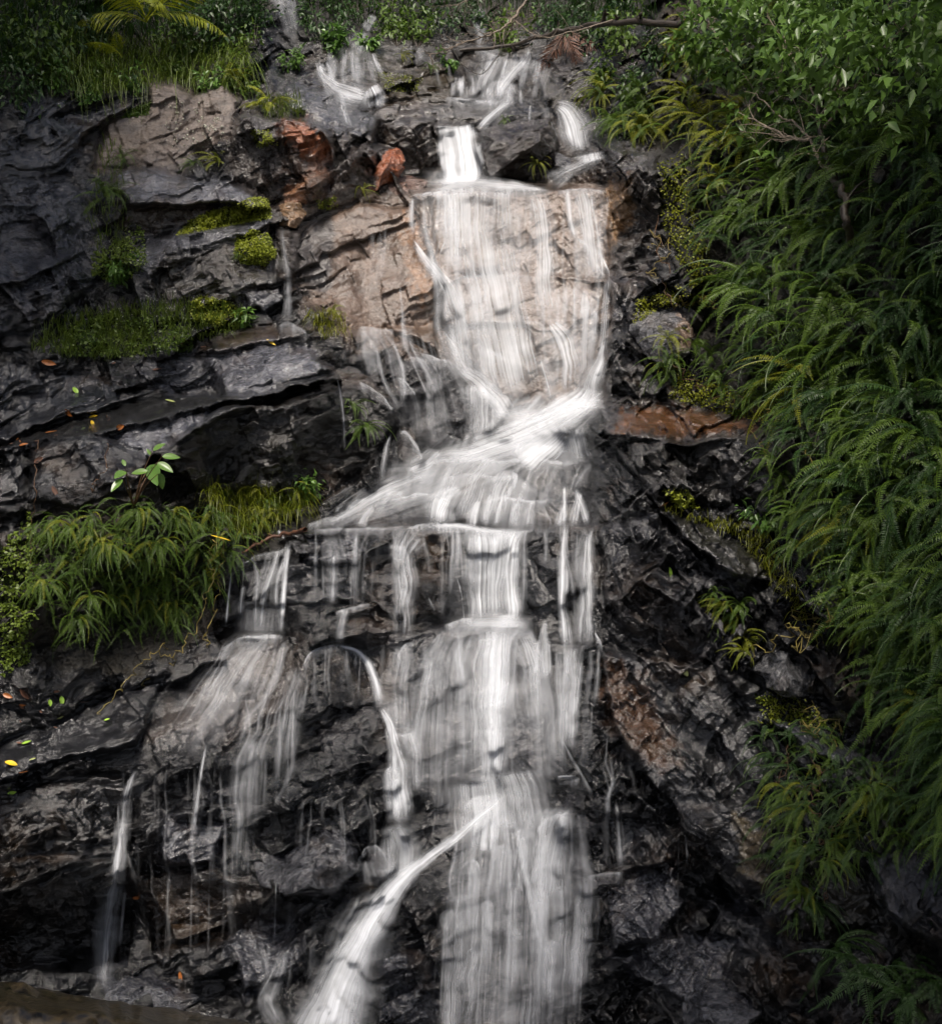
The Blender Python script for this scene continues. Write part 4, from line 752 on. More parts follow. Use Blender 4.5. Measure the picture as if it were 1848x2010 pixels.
s.build('waterfall')
# left trickles
s = Sheet()
s.flow(460, 575, 1085, 16, 165, .45, (4, 8)); s.flow(440, 575, 1254, 34, 260, .25, (5, 14), drift=-.35); s.flow(480, 600, 1350, 18, 320, .28, (4, 9)); s.flow(230, 480, 1500, 18, 420, .22, (4, 8)); s.flow(600, 760, 1270, 16, 140, .3, (4, 8)); s.flow(580, 740, 1560, 14, 200, .2, (4, 8)); s.flow(1170, 1250, 1480, 10, 300, .2, (4, 8)); s.flow(500, 620, 1850, 16, 160, .25, (5, 12))
s.rim([(470, 1110, 3), (500, 1092, 5), (545, 1083, 6), (565, 1075, 8)], .6)
s.body([(548, 1075, 10), (538, 1110, 11), (518, 1170, 12), (510, 1248, 12)], .8, 2, .4); s.body([(566, 1060, 12), (562, 1100, 10), (556, 1170, 11), (550, 1248, 12)], .8, 2, .4)
s.body([(478, 1150, 8), (474, 1180, 9), (472, 1210, 8)], .7); s.body([(455, 1115, 5), (448, 1180, 7), (443, 1235, 8)], .6); s.body([(510, 1180, 120), (505, 1248, 130)], .3, 10, .3); s.body([(545, 1040, 10), (560, 1060, 10)], .5)
s.rim([(430, 1275, 4), (470, 1252, 8), (520, 1248, 9), (560, 1248, 5)], .85)
s.body([(505, 1250, 130), (465, 1300, 170), (425, 1360, 190), (380, 1430, 200), (340, 1500, 180)], .36, 22, .3, soft=1, fout=.7)
s.flow(430, 575, 1256, 40, 220, .3, (3, 6), drift=-.55)
s.body([(590, 1300, 50), (570, 1380, 70), (555, 1480, 80), (545, 1560, 80)], .3, 6, .3, soft=1, fout=.6)
s.body([(500, 1440, 70), (485, 1540, 90), (478, 1680, 90)], .25, 6, .3, soft=1, fout=.6)
for q in () and ([(350, 1370, 6), (362, 1345, 12), (372, 1330, 5)], [(440, 1330, 14), (455, 1300, 8)], [(420, 1300, 16), (390, 1330, 10)], [(380, 1335, 8), (365, 1370, 16)]): s.body(q, .45)
s.body([(405, 1460, 5), (397, 1500, 8), (388, 1560, 10), (378, 1640, 12)], .55, 1, .3); s.flow(350, 400, 1632, 8, 60, .3, drift=-.6)
s.body([(268, 1510, 8), (258, 1530, 16), (245, 1580, 28), (240, 1660, 38)], .5, 6, .35); s.body([(232, 1580, 6), (232, 1660, 6)], .4)
s.body([(240, 1600, 24), (228, 1720, 46), (210, 1800, 60), (203, 1880, 56), (205, 1960, 50)], .6, 12, .4); s.body([(245, 1750, 8), (235, 1860, 10)], .5)
for (x, y0, y1, ww, a) in [(495, 1440, 1560, 26, .45), (548, 1370, 1540, 18, .5), (575, 1340, 1520, 8, .6), (565, 1400, 1600, 8, .35), (520, 1480, 1590, 12, .3), (420, 1500, 1560, 6, .3), (310, 1540, 1680, 10, .22), (375, 1660, 1920, 6, .4), (410, 1680, 1900, 6, .25), (330, 1700, 1900, 10, .2), (440, 1640, 1850, 8, .22), (470, 1570, 1700, 40, .3), (485, 1640, 1720, 24, .4), (540, 1725, 1850, 6, .7), (566, 1760, 1850, 14, .4), (590, 1560, 1680, 20, .22), (1190, 1440, 1500, 5, .5), (1160, 1380, 1480, 8, .3), (730, 1090, 1180, 8, .3), (620, 1060, 1180, 10, .25), (690, 1090, 1180, 10, .25), (460, 1480, 1600, 30, .2), (1330, 1600, 1900, 5, .2)]:
    s.body([(x+2, y0-6, ww*.5), (x, (y0+y1)/2, ww*.9), (x-3, y1+14, ww*1.5)], a*.6, max(0, int(ww/9)), a*.5, soft=1, fin=.3, fout=.6)
s.body([(560, 1860, 20), (545, 1920, 40), (520, 1970, 50), (560, 2030, 60)], .3, 6, .3); s.rim([(500, 1930, 4), (530, 1960, 14), (545, 2010, 20)], .4)
# far-left little falls
s.body([(553, 445, 8), (556, 490, 10), (566, 540, 16), (564, 600, 20), (560, 636, 26)], .5, 3, .4); s.rim([(545, 640, 4), (562, 632, 6), (580, 640, 9), (605, 656, 6)], .5)
s.body([(660, 738, 4), (668, 770, 7), (674, 820, 8), (676, 890, 8)], .55); s.body([(768, 850, 4), (760, 870, 12), (753, 910, 14), (748, 950, 14)], .4, 2, .3)
s.build('waterfall')
# shallow water standing on the two treads
def film(name, poly, lift, col, rough=.05):
    m, t, n, L, b = newmat(name+'_surface'); b.inputs['Base Color'].default_value = (*col, 1); b.inputs['Roughness'].default_value = rough; b.inputs['IOR'].default_value = 1.33; b.inputs['Alpha'].default_value = .45
    pl = poly; us = [p[0] for p in pl]; vs = [p[1] for p in pl]; gu = np.arange(min(us), max(us), 3); gv = np.arange(min(vs), max(vs), 2)
    A, B = np.meshgrid(gu, gv); sd = polysd(A, B, pl); dd = np.array([[depth(A[i, j], B[i, j]) if sd[i, j] > -4 else 0 for j in range(len(gu))] for i in range(len(gv))])
    F = gridf(len(gv), len(gu)); keep = (sd.ravel()[F] > 0).all(1); F = F[keep]
    # heights follow the tread's mean plane
    W = P(A, B, dd-lift).reshape(-1, 3); uid = np.unique(F); re = -np.ones(len(W), int); re[uid] = np.arange(len(uid))
    o = mesh(name, W[uid], re[F][:, ::-1], m); tag(o, kind='structure')
film('shallow_water', [(0, 880), (60, 850), (200, 808), (290, 782), (500, 776), (640, 738), (440, 790), (250, 848), (100, 862)], .012, (0.03, 0.03, 0.03))


# ------------------------------------------------------------------ vegetation
def V3(a): return Vector([float(x) for x in a])
def norm(a): a = np.asarray(a, float); return a/(np.linalg.norm(a, axis=-1, keepdims=True)+1e-9)
def leafgeo(pos, dr, up, ln, wd, fold=.25, droop=.15):
    """a batch of folded leaves: base, left, right, tip, rib"""
    pos = np.asarray(pos, float); dr = norm(dr); up = norm(up); sd = norm(np.cross(dr, up)); nn = norm(np.cross(sd, dr))
    ln = np.broadcast_to(np.asarray(ln, float), (len(pos),))[:, None]; wd = np.broadcast_to(np.asarray(wd, float), (len(pos),))[:, None]
    base = pos; left = pos+dr*ln*.42+sd*wd*.5+nn*wd*fold; right = pos+dr*ln*.42-sd*wd*.5+nn*wd*fold; rib = pos+dr*ln*.5; tip = pos+dr*ln-nn*ln*droop
    Vv = np.stack([base, left, right, tip, rib], 1).reshape(-1, 3)
    o = np.arange(len(pos))[:, None]*5
    F = np.concatenate([np.stack([o+0, o+4, o+3, o+1], -1).reshape(-1, 4), np.stack([o+0, o+2, o+3, o+4], -1).reshape(-1, 4)])
    return Vv, F
def tube(pts, r, ns=6):
    p = np.asarray(pts, float); r = np.broadcast_to(np.asarray(r, float), (len(p),)); t = norm(np.gradient(p, axis=0)); a = np.cross(t, [0.3, .2, 1.0]); a = norm(a); b = np.cross(t, a)
    th = np.linspace(0, 2*np.pi, ns, endpoint=False); ring = p[:, None]+r[:, None, None]*(a[:, None]*np.cos(th)[None, :, None]+b[:, None]*np.sin(th)[None, :, None])
    return ring.reshape(-1, 3), gridf(len(p), ns, 0, True)
def spline(pts, n):
    p = np.asarray(pts, float); t = np.arange(len(p)); q = np.linspace(0, len(p)-1, n); out = []
    for x in q:
        i = min(int(x), len(p)-2); f = x-i; p0, p1, p2, p3 = p[max(i-1, 0)], p[i], p[i+1], p[min(i+2, len(p)-1)]
        out.append(.5*((2*p1)+(-p0+p2)*f+(2*p0-5*p1+4*p2-p3)*f*f+(-p0+3*p1-3*p2+p3)*f**3))
    return np.array(out)
def join(parts):
    Vs, Fs, o = [], [], 0
    for v, f in parts: Vs.append(v); Fs.append(np.asarray(f)+o); o += len(v)
    return np.concatenate(Vs), np.concatenate(Fs)
def frond_mesh(name, e0, e1, yaw, npn, pl, pw, mat, seed, L=1.0, bare=.08, ang=70, taper=1.0, droop=.15):
    r = np.random.default_rng(seed); n = 24; s = np.linspace(0, 1, n); el = np.radians(e0+(e1-e0)*s**.8); yw = np.radians(yaw*s)
    d = np.stack([np.cos(el)*np.cos(yw), np.cos(el)*np.sin(yw), np.sin(el)], -1); c = np.concatenate([[[0, 0, 0]], np.cumsum(d[:-1], 0)/n])*L
    parts = [tube(c, .006*(1-.8*s)+.0012, 4)]
    q = np.linspace(bare, .985, npn); pc = np.stack([np.interp(q, s, c[:, k]) for k in range(3)], -1); pd = norm(np.stack([np.interp(q, s, d[:, k]) for k in range(3)], -1))
    side = norm(np.cross(pd, [0, 0, 1])); nn = norm(np.cross(side, pd)); a = math.radians(ang)
    w = np.minimum(1, (q-bare)/.22+.45)*np.clip((1.02-q)/.6, 0.05, 1)**.8*taper
    for sg in (1, -1):
        keep = r.uniform(0, 1, npn) > .04
        dr = side*sg*math.sin(a)+pd*math.cos(a)-nn*droop+r.normal(0, .07, (npn, 3))
        ln = pl*w*r.uniform(.85, 1.12, npn)
        parts.append(leafgeo(pc[keep], dr[keep], (nn+r.normal(0, .15, (npn, 3)))[keep], ln[keep], pw*(.5+.5*w[keep]), .2, .12))
    v, f = join(parts); return mesh(name, v, f, mat, link=False, smooth=False)
def make_plant(meshes, nf, name, part, spread, seed, loc=(0, 0, 0), smin=.7, smax=1.1):
    r = np.random.default_rng(seed); root = empty(name, loc)
    for k in range(nf):
        o = bpy.data.objects.new(part, meshes[r.integers(len(meshes))]); COL.objects.link(o); o.parent = root
        az = math.radians(-90+spread*(-1+2*(k+.5)/nf)+r.uniform(-14, 14)); o.rotation_euler = (math.radians(r.uniform(-35, 35)), math.radians(r.uniform(-30, 22)), az); sc = r.uniform(smin, smax); o.scale = (sc, sc, sc)
        o.location = (r.uniform(-.02, .02), r.uniform(-.02, .02), r.uniform(-.03, .03))
    return root
def copy_tree(o, parent=None):
    c = o.copy(); COL.objects.link(c); c.parent = parent
    for ch in [x for x in KIDS[o.name]]:
        d = ch.copy(); COL.objects.link(d); d.parent = c
    return c
KIDS = {}
def reg(o): KIDS[o.name] = [c for c in bpy.data.objects if c.parent == o]
FM = {}
for key, mat in (('g', FERN), ('d', FERND), ('y', FERNY)):
    FM[key] = [frond_mesh('frond', 48, -80, 14, 36, .084, .0165, mat, 1), frond_mesh('frond', 20, -86, -20, 34, .078, .0165, mat, 2), frond_mesh('frond', 64, -50, 26, 36, .09, .0165, mat, 3), frond_mesh('frond', -10, -88, 14, 34, .076, .0165, mat, 4), frond_mesh('frond', 35, -70, -40, 36, .086, .0165, mat, 7)]
FM['h'] = [frond_mesh('frond', 30, -89, 10, 34, .066, .016, FERN, 51), frond_mesh('frond', 0, -89, -16, 32, .06, .016, FERN, 52), frond_mesh('frond', 45, -88, 22, 34, .07, .016, FERNY, 53), frond_mesh('frond', -20, -90, -8, 32, .06, .016, FERN, 54)]
LACE = [frond_mesh('frond', 40, -50, 10, 26, .24, .04, FERNY, 5, taper=1), frond_mesh('frond', 20, -60, -15, 24, .22, .04, FERN, 6)]
PROTO = {}
for key in 'gdyh':
    for k in range(3):
        PROTO[key+str(k)] = make_plant(FM[key], 13, 'fern', 'frond', 68, 20+k+ord(key)); reg(PROTO[key+str(k)])
used = set()
def place_fern(u, v, key, size, label, group=None, lift=.02, yaw=0, cat='fern'):
    src = PROTO[key]
    if key in used: o = copy_tree(src)
    else: o = src; used.add(key)
    p = at(u, v, lift); o.location = p; n = nrmat(u, v, 14)
    o.rotation_euler = (rng.uniform(-.15, .1), rng.uniform(-.12, .12), math.atan2(n.x, -n.y)*.6+yaw+rng.uniform(-.35, .35)); o.scale = (size,)*3
    for k in ('label', 'category', 'group'):
        if k in o: del o[k]
    return tag(o, label, cat, group)
BANK = [(0, 1335), (130, 1310), (250, 1290), (330, 1310), (400, 1345), (520, 1395), (620, 1430), (700, 1450), (790, 1520), (900, 1570), (1000, 1600), (1150, 1625), (1250, 1665), (1350, 1715), (1450, 1775), (1620, 1860)]
def bank(v): return float(np.interp(v, [b[0] for b in BANK], [b[1] for b in BANK]))
cnt = 0; pts = []
for v in np.arange(-60, 1720, 58):
    for u in np.arange(1280, 1960, 58):
        uu, vv = u+rng.uniform(-17, 17), v+rng.uniform(-17, 17)
        if uu > bank(vv)+22: pts.append((uu, vv))
print('ferns', len(pts))
for uu, vv in pts[:290]:
    pass
sel = pts if len(pts) <= 166 else [pts[i] for i in sorted(rng.choice(len(pts), 166, replace=False))]
for uu, vv in sel:
    edge = uu-bank(vv); yel = edge < 90 and vv > 350
    up = vv < 380
    key = ('y' if (yel and rng.random() < .35) or (up and uu < 1500 and rng.random() < .75) else 'g' if rng.random() < (.65 if edge < 260 else .3) else 'd')+str(rng.integers(3))  # extra yellow ferns at the upper inner edge also paint in its brighter light
    size = rng.choice([rng.uniform(.42, .62), rng.uniform(.6, .85)])*(1.0 if vv < 1150 else .72)*(.75 if edge < 50 else 1)
    if False: lab, gr = 'long arching sword fern in the shaded upper part of the right bank, under the leafy branches', 'sword ferns on the upper right bank'
    hue = {'g': 'mid green', 'd': 'deep green', 'y': 'yellowish'}[key[0]]; band = 'inner edge' if edge < 120 else 'middle' if edge < 290 else 'outer side'
    row = ['topmost part, beneath the leafy branches', 'part level with the upper waterfall', 'part level with the tan rock face', 'part level with the pale grey boulder', 'part level with the orange brown ledge', 'part level with the long ledge', 'part level with the wedge rock', 'lowest part'][min(7, max(0, int((vv+60)//215)))]
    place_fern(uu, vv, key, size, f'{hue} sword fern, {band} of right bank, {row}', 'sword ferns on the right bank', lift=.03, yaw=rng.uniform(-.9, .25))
def scatter(poly, n, seed):
    r = np.random.default_rng(seed); us = [p[0] for p in poly]; vs = [p[1] for p in poly]; out = []
    while len(out) < n:
        u, v = r.uniform(min(us), max(us), 200), r.uniform(min(vs), max(vs), 200); k = polysd(u, v, poly) > 0; out += list(zip(u[k], v[k]))
    return out[:n]
for u, v in scatter([(1490, 1430), (1560, 1400), (1700, 1500), (1800, 1500), (1800, 1640), (1620, 1700), (1580, 1790), (1530, 1700)], 22, 3):
    place_fern(u, v, 'h'+str(rng.integers(3)), rng.uniform(.24, .38), ('small bright ' if u < 1600 else 'small dull ')+'sword fern dangling over the '+('upper' if v < 1530 else 'middle' if v < 1640 else 'lower')+' part of the lower right hollow', 'small ferns over the lower right hollow')
for u, v in scatter([(1400, 1160), (1470, 1150), (1520, 1230), (1450, 1300), (1420, 1230)], 7, 4):
    place_fern(u, v, rng.choice(['g', 'y'])+str(rng.integers(3)), rng.uniform(.2, .32), 'little fern in the crevice left of the wedge shaped grey rock', 'crevice ferns by the wedge rock')
for u, v in scatter([(1300, 640), (1400, 700), (1540, 800), (1480, 800), (1300, 760)], 9, 5)+scatter([(1500, 880), (1570, 950), (1600, 1100), (1540, 1060)], 8, 6):
    place_fern(u, v, 'g'+str(rng.integers(3)), rng.uniform(.25, .4), 'short fern on the ragged right bank edge, '+('just below the pale grey boulder' if v < 720 else 'over the orange brown ledge' if v < 850 else 'beside the rough dark boulder' if v < 980 else 'beside the tilted slab'), 'short ferns along the right bank edge')
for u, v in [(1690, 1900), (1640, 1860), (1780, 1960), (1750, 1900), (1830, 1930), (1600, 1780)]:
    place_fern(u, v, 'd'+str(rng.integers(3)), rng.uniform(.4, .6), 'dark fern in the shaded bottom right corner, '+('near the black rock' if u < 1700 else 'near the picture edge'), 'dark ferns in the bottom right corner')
for u, v in scatter([(70, 1010), (240, 985), (420, 1000), (500, 1060), (430, 1120), (400, 1200), (160, 1240), (80, 1180)], 46, 7):
    place_fern(u, v, 'h'+str(rng.integers(3)), rng.uniform(.24, .36), 'drooping fern in the '+('top' if v < 1050 else 'middle' if v < 1130 else 'bottom')+' row of the left hanging clump, '+('left side' if u < 200 else 'centre' if u < 330 else 'right side'), 'ferns in the left hanging clump', lift=.1)
for u, v in scatter([(440, 960), (600, 960), (620, 1000), (480, 1040)], 6, 8):
    place_fern(u, v, rng.choice(['g', 'y'])+str(rng.integers(3)), rng.uniform(.22, .34), 'small fern among pale grass right of the left hanging clump', 'small ferns among the pale grass')
for u, v in scatter([(1130, 140), (1200, 140), (1290, 190), (1290, 290), (1200, 260)], 14, 9):
    place_fern(u, v, rng.choice(['g', 'y'])+str(rng.integers(3)), rng.uniform(.36, .55), 'fern hanging behind the right upper waterfall', 'ferns behind the right upper waterfall')
for u, v, sz, key, lab in [(1055, 322, .26, 'y0', 'bright fern growing at the foot of the square brown boulder'), (992, 238, .17, 'g1', 'tiny fern on the front of the pointed rock'), (712, 372, .2, 'y1', 'yellow green fern under the orange stained rock'), (425, 318, .34, 'y2', 'arching fern at the right end of the lichen covered rock'), (380, 322, .22, 'g0', 'small fern on the ledge left of the arching one under the lichen rock'), (205, 385, .42, 'g2', 'large fern tuft left of the lichen rock above the blue grey massif'), (242, 312, .3, 'g1', 'upright fern on the ledge at the lower left of the lichen rock'), (1310, 665, .34, 'y0', 'yellow green fern right beside the pale grey boulder'), (1300, 720, .26, 'y1', 'dull fern hanging below the pale grey boulder'), (712, 840, .36, 'g0', 'green fern hanging from the black wedge rock'), (690, 800, .26, 'g2', 'smaller fern high on the black wedge rock'), (445, 150, .34, 'y2', 'fern at the right end of the grassy top left bank'), (650, 610, .2, 'y1', 'little fern in the hollow left of the tan face'), (470, 500, .14, 'g0', 'tiny fern beside the round moss cushion'), (1400, 1165, .2, 'g1', 'fern at the shaded top of the crevice with roots'), (790, 110, .2, 'y0', 'small fern between the two topmost cascades'), (845, 135, .2, 'g2', 'fern left of the right topmost cascade'), (525, 1010, .25, 'y2', 'fern just left of the broken driftwood')]:
    place_fern(u, v, key, sz, lab)
for k in list(PROTO):
    if k not in used:
        for c in KIDS[PROTO[k].name]: bpy.data.objects.remove(c)
        bpy.data.objects.remove(PROTO[k])
vs_, fs_, of_ = [], [], 0
mv = [(np.array([v.co for v in m_.vertices]), np.array([list(p.vertices) for p in m_.polygons])) for m_ in FM['d']]
r = np.random.default_rng(5); npl = 0; LOW = scatter([(1480, 1430), (1560, 1400), (1720, 1500), (1848, 1540), (1840, 1660), (1620, 1700), (1580, 1800), (1520, 1700)], 399, 44)
while npl < 2400:
    v = r.uniform(-50, 1700); u = r.uniform(bank(v)+25, 1930)
    if npl > 2000: u, v = LOW[npl-2001]
    h = at(u, v, .02+r.uniform(0, .1)); V0, F0 = mv[r.integers(5)]; az = math.radians(-90-25+r.uniform(-75, 75)); E = np.array(Euler((r.uniform(-.7, .7), r.uniform(-.5, .4), az)).to_matrix()); sc = r.uniform(.28, .62)*(.55 if npl > 2000 else 1)
    vs_.append(V0@E.T*sc+np.array(h)); fs_.append(F0+of_); of_ += len(V0); npl += 1
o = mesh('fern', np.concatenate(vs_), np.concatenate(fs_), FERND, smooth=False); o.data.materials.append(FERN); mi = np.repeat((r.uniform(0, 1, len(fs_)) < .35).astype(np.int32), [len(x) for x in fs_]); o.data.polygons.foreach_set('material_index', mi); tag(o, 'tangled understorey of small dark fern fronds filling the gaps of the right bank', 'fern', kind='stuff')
vs_, fs_, of_ = [], [], 0; mv = [(np.array([v.co for v in m_.vertices]), np.array([list(p.vertices) for p in m_.polygons])) for m_ in FM['h']]
for u, v in scatter([(60, 1020), (240, 980), (430, 995), (510, 1060), (430, 1130), (390, 1220), (160, 1260), (70, 1200)], 520, 45):
    h = at(u, v, r.uniform(.0, .16)); V0, F0 = mv[r.integers(4)]; E = np.array(Euler((r.uniform(-.8, .8), r.uniform(-.4, .5), math.radians(-90+r.uniform(-80, 80)))).to_matrix()); vs_.append(V0@E.T*r.uniform(.16, .34)+np.array(h)); fs_.append(F0+of_); of_ += len(V0)
o = mesh('fern', np.concatenate(vs_), np.concatenate(fs_), FERN, smooth=False); tag(o, 'short tangled fern fronds filling the left hanging clump', 'fern', kind='stuff')
# palms and dead frond
PM = [frond_mesh('frond', 55, -20, 8, 34, .30, .022, PALM, 31, bare=.15, ang=48, droop=.3), frond_mesh('frond', 35, -40, -10, 32, .28, .022, PALM, 32, bare=.15, ang=50, droop=.35)]
def palm(u, v, size, nf, spread, label, seed, lift=.1, yaw=0):
    o = make_plant(PM, nf, 'palm', 'frond', spread, seed); o.location = at(u, v, lift); o.scale = (size,)*3; o.rotation_euler = (0, 0, yaw); tag(o, label, 'palm'); return o
palm(285, 40, .95, 9, 110, 'palm with yellow green arching fronds at the top left', 1, .5)
palm(240, 110, .5, 3, 60, 'small palm frond tuft hanging over the top left grass', 2, .4, -.9)
palm(525, 205, .42, 7, 80, 'small yellow palm seedling in the cleft right of the lichen rock', 3, .12)
DF = [frond_mesh('frond', -30, -88, 5, 36, .2, .018, DEAD, 41, bare=.1, ang=40, droop=.2)]
o = make_plant(DF, 3, 'dead_frond', 'frond', 25, 5); o.location = at(1112, 62, .25); o.scale = (.95,)*3; tag(o, 'brown dead palm frond hanging down beside the right topmost cascade', 'dead frond')

def grass(poly, n, ln, label, mat=GRASS, seed=0, up=1.0, hang=.6, wd=.010, dens_depth=.08):
    r = np.random.default_rng(seed); vs, fs = [], []; pts = scatter(poly, n, seed+100)
    base = np.array([P(u, v, depth(u, v)-r.uniform(0, dens_depth)) for u, v in pts]); az = r.uniform(-math.pi, 0, n); out = np.stack([np.cos(az), np.sin(az), 0*az], -1)
    L = ln*r.uniform(.5, 1.3, n); k = 6; tt_ = np.linspace(0, 1, k); pos = []; sd = np.stack([-np.sin(az), np.cos(az), 0*az], -1); lean = r.uniform(.2, 1.1, n)
    for t in tt_:
        h = up*t-(up*.5+hang)*lean*t*t
        pos.append(base+L[:, None]*(out*(t*lean)[:, None]*.75+np.array([0, 0, 1])*h[:, None]))
    pos = np.stack(pos, 1); w_ = (wd*(1-tt_)**.7+.0008)[None, :, None]*r.uniform(.6, 1.3, n)[:, None, None]
    a = pos+sd[:, None]*w_*.5; b = pos-sd[:, None]*w_*.5; Vv = np.stack([a, b], 2).reshape(-1, 3)
    o_ = (np.arange(n)*k*2)[:, None]; q = np.arange(k-1)[None, :]*2; F = np.stack([o_+q, o_+q+1, o_+q+3, o_+q+2], -1).reshape(-1, 4)
    g = mesh('grass', Vv, F, mat); tag(g, label, 'grass', kind='stuff'); return g
grass([(130, 60), (300, 90), (480, 80), (500, 150), (450, 178), (370, 165), (300, 170), (180, 190), (90, 150)], 1700, .42, 'long green grass covering the top left bank above the lichen rock', seed=1, hang=1.2, up=.8)
grass([(0, -30), (520, -30), (520, 60), (300, 90), (0, 150)], 2600, .4, 'dark grass and undergrowth in the top left corner', FERND, seed=2)
grass([(60, 690), (110, 630), (260, 600), (420, 600), (500, 625), (450, 660), (300, 690), (200, 710)], 1500, .2, 'grass and weeds on the ledge at the middle left', seed=3, wd=.007)
grass([(400, 960), (600, 975), (600, 1010), (480, 1060), (420, 1060)], 1100, .24, 'pale yellowish grass right of the left fern clump', FERNY, seed=4, wd=.005, hang=.9)
grass([(200, 260), (240, 300), (260, 520), (210, 560), (170, 420)], 260, .22, 'scattered grass down the left crevice', seed=5, wd=.007)
grass([(600, 620), (660, 610), (680, 650), (640, 670)], 160, .18, 'reddish green grass tuft under the tan rock face', FERNY, seed=6, wd=.007, hang=.8)
grass([(500, 190), (590, 190), (600, 230), (520, 235)], 260, .16, 'short grass round the small palm seedling', seed=7, wd=.006)
grass([(1290, 1000), (1500, 1040), (1560, 1150), (1620, 1300), (1560, 1200), (1450, 1060)], 500, .14, 'sparse weeds along the upper edge of the glossy right slab', FERNY, seed=8, wd=.005, hang=.8)
grass([(600, -30), (1300, -30), (1290, 40), (1120, 60), (900, 30), (760, 55), (610, 30)], 900, .4, 'dark green undergrowth behind the topmost cascades', FERND, seed=9)

def cushion(poly, n, ls, label, mat=MOSS, seed=0, thick=.08, name='creeping_plant', cat='plant', kind=None):
    r = np.random.default_rng(seed); pts = scatter(poly, n*2, seed+200); pts = [p for p in pts if vn(p[0]/16, p[1]/16, s=seed) + r.uniform(-.6, .9) > -.15][:n]
    sdv = polysd(np.array([p[0] for p in pts]), np.array([p[1] for p in pts]), poly)
    pos = np.array([P(u, v, depth(u, v)-thick*min(1, s_/18)*r.uniform(.2, 1)) for (u, v), s_ in zip(pts, sdv)]); m = len(pos)
    dr = r.normal(0, 1, (m, 3))+np.array([0, -.5, .1]); up = r.normal(0, .6, (m, 3))+np.array([0, -.7, .9])
    v, f = leafgeo(pos, dr, up, ls*r.uniform(.6, 1.3, m), ls*.75, .1, .1); o = mesh(name, v, f, mat); tag(o, label, cat, kind=kind); return o
cushion([(345, 462), (375, 430), (420, 412), (450, 405), (500, 385), (528, 392), (532, 428), (470, 440), (400, 452)], 3400, .022, 'bright yellow green carpet of tiny leaves on the slab at upper left', seed=1)
cushion([(458, 500), (465, 468), (495, 448), (530, 462), (543, 500), (525, 522), (475, 518)], 2000, .022, 'round bright cushion of tiny leaves above the dark recess', seed=2, thick=.14)
cushion([(365, 600), (390, 580), (450, 590), (480, 618), (440, 640), (380, 630)], 1300, .022, 'leafy yellow green mat on the middle left ledge', seed=3)
cushion([(130, 640), (250, 600), (370, 640), (380, 690), (250, 700), (120, 700)], 1800, .03, 'dark leafy weeds spread over the left ledge', GRASS, seed=4, thick=.15)
cushion([(230, 470), (280, 440), (290, 520), (240, 560), (180, 540), (180, 500)], 900, .028, 'trailing green weed in the left crevice', GRASS, seed=5, thick=.12)
cushion([(255, 215), (300, 195), (290, 225), (240, 232)], 700, .02, 'dark moss strip along the top left of the lichen rock', GRASS, seed=6, thick=.05)
cushion([(490, 255), (530, 255), (545, 285), (505, 290)], 420, .018, 'small moss patch on the grey brown outcrop', seed=7)
cushion([(620, 395), (660, 385), (665, 408), (625, 412)], 260, .018, 'moss patch at the bottom of the orange stained outcrop', seed=8)
cushion([(140, 155), (200, 145), (200, 190), (155, 215)], 700, .035, 'bright leafy weed hanging at the top of the left wall', LEAF, seed=9, thick=.15)
cushion([(735, 140), (830, 150), (820, 180), (760, 180)], 380, .02, 'yellowish weed between the two topmost cascades', FERNY, seed=10, thick=.06)
cushion([(1245, 590), (1330, 560), (1400, 600), (1300, 605), (1240, 640)], 700, .022, 'creeper draped over the top of the pale grey boulder', FERNY, seed=11, thick=.07)
cushion([(1300, 960), (1350, 965), (1380, 1000), (1320, 995)], 450, .022, 'green weed on the step under the rough right boulder', seed=12, thick=.05)
cushion([(1480, 1360), (1570, 1370), (1680, 1440), (1560, 1425), (1490, 1420)], 700, .02, 'reddish green creeper below the wedge shaped rock', FERNY, seed=13, thick=.06)
cushion([(0, 1080), (60, 1000), (80, 1100), (60, 1300), (0, 1330)], 1500, .03, 'dull brownish green growth in the far left hollow', GRASS, seed=14, thick=.08)
cushion([(1290, 320), (1340, 300), (1400, 520), (1420, 640), (1350, 560), (1300, 440)], 1500, .024, 'yellowish creeper along the upper edge of the right bank', FERNY, seed=15, thick=.12)
cushion([(1330, 720), (1440, 760), (1520, 830), (1440, 820), (1310, 780)], 900, .022, 'ragged creeper hanging over the orange brown ledge', FERNY, seed=16, thick=.1)
cushion([(1640, 1000), (1700, 1100), (1640, 1250), (1580, 1150)], 900, .026, 'leafy creeper between the ferns and the right slab', GRASS, seed=17, thick=.15)
cushion([(400, 1060), (440, 1080), (425, 1160), (395, 1150)], 700, .02, 'yellow green creeper beside the left thin falls', FERNY, seed=18, thick=.08)

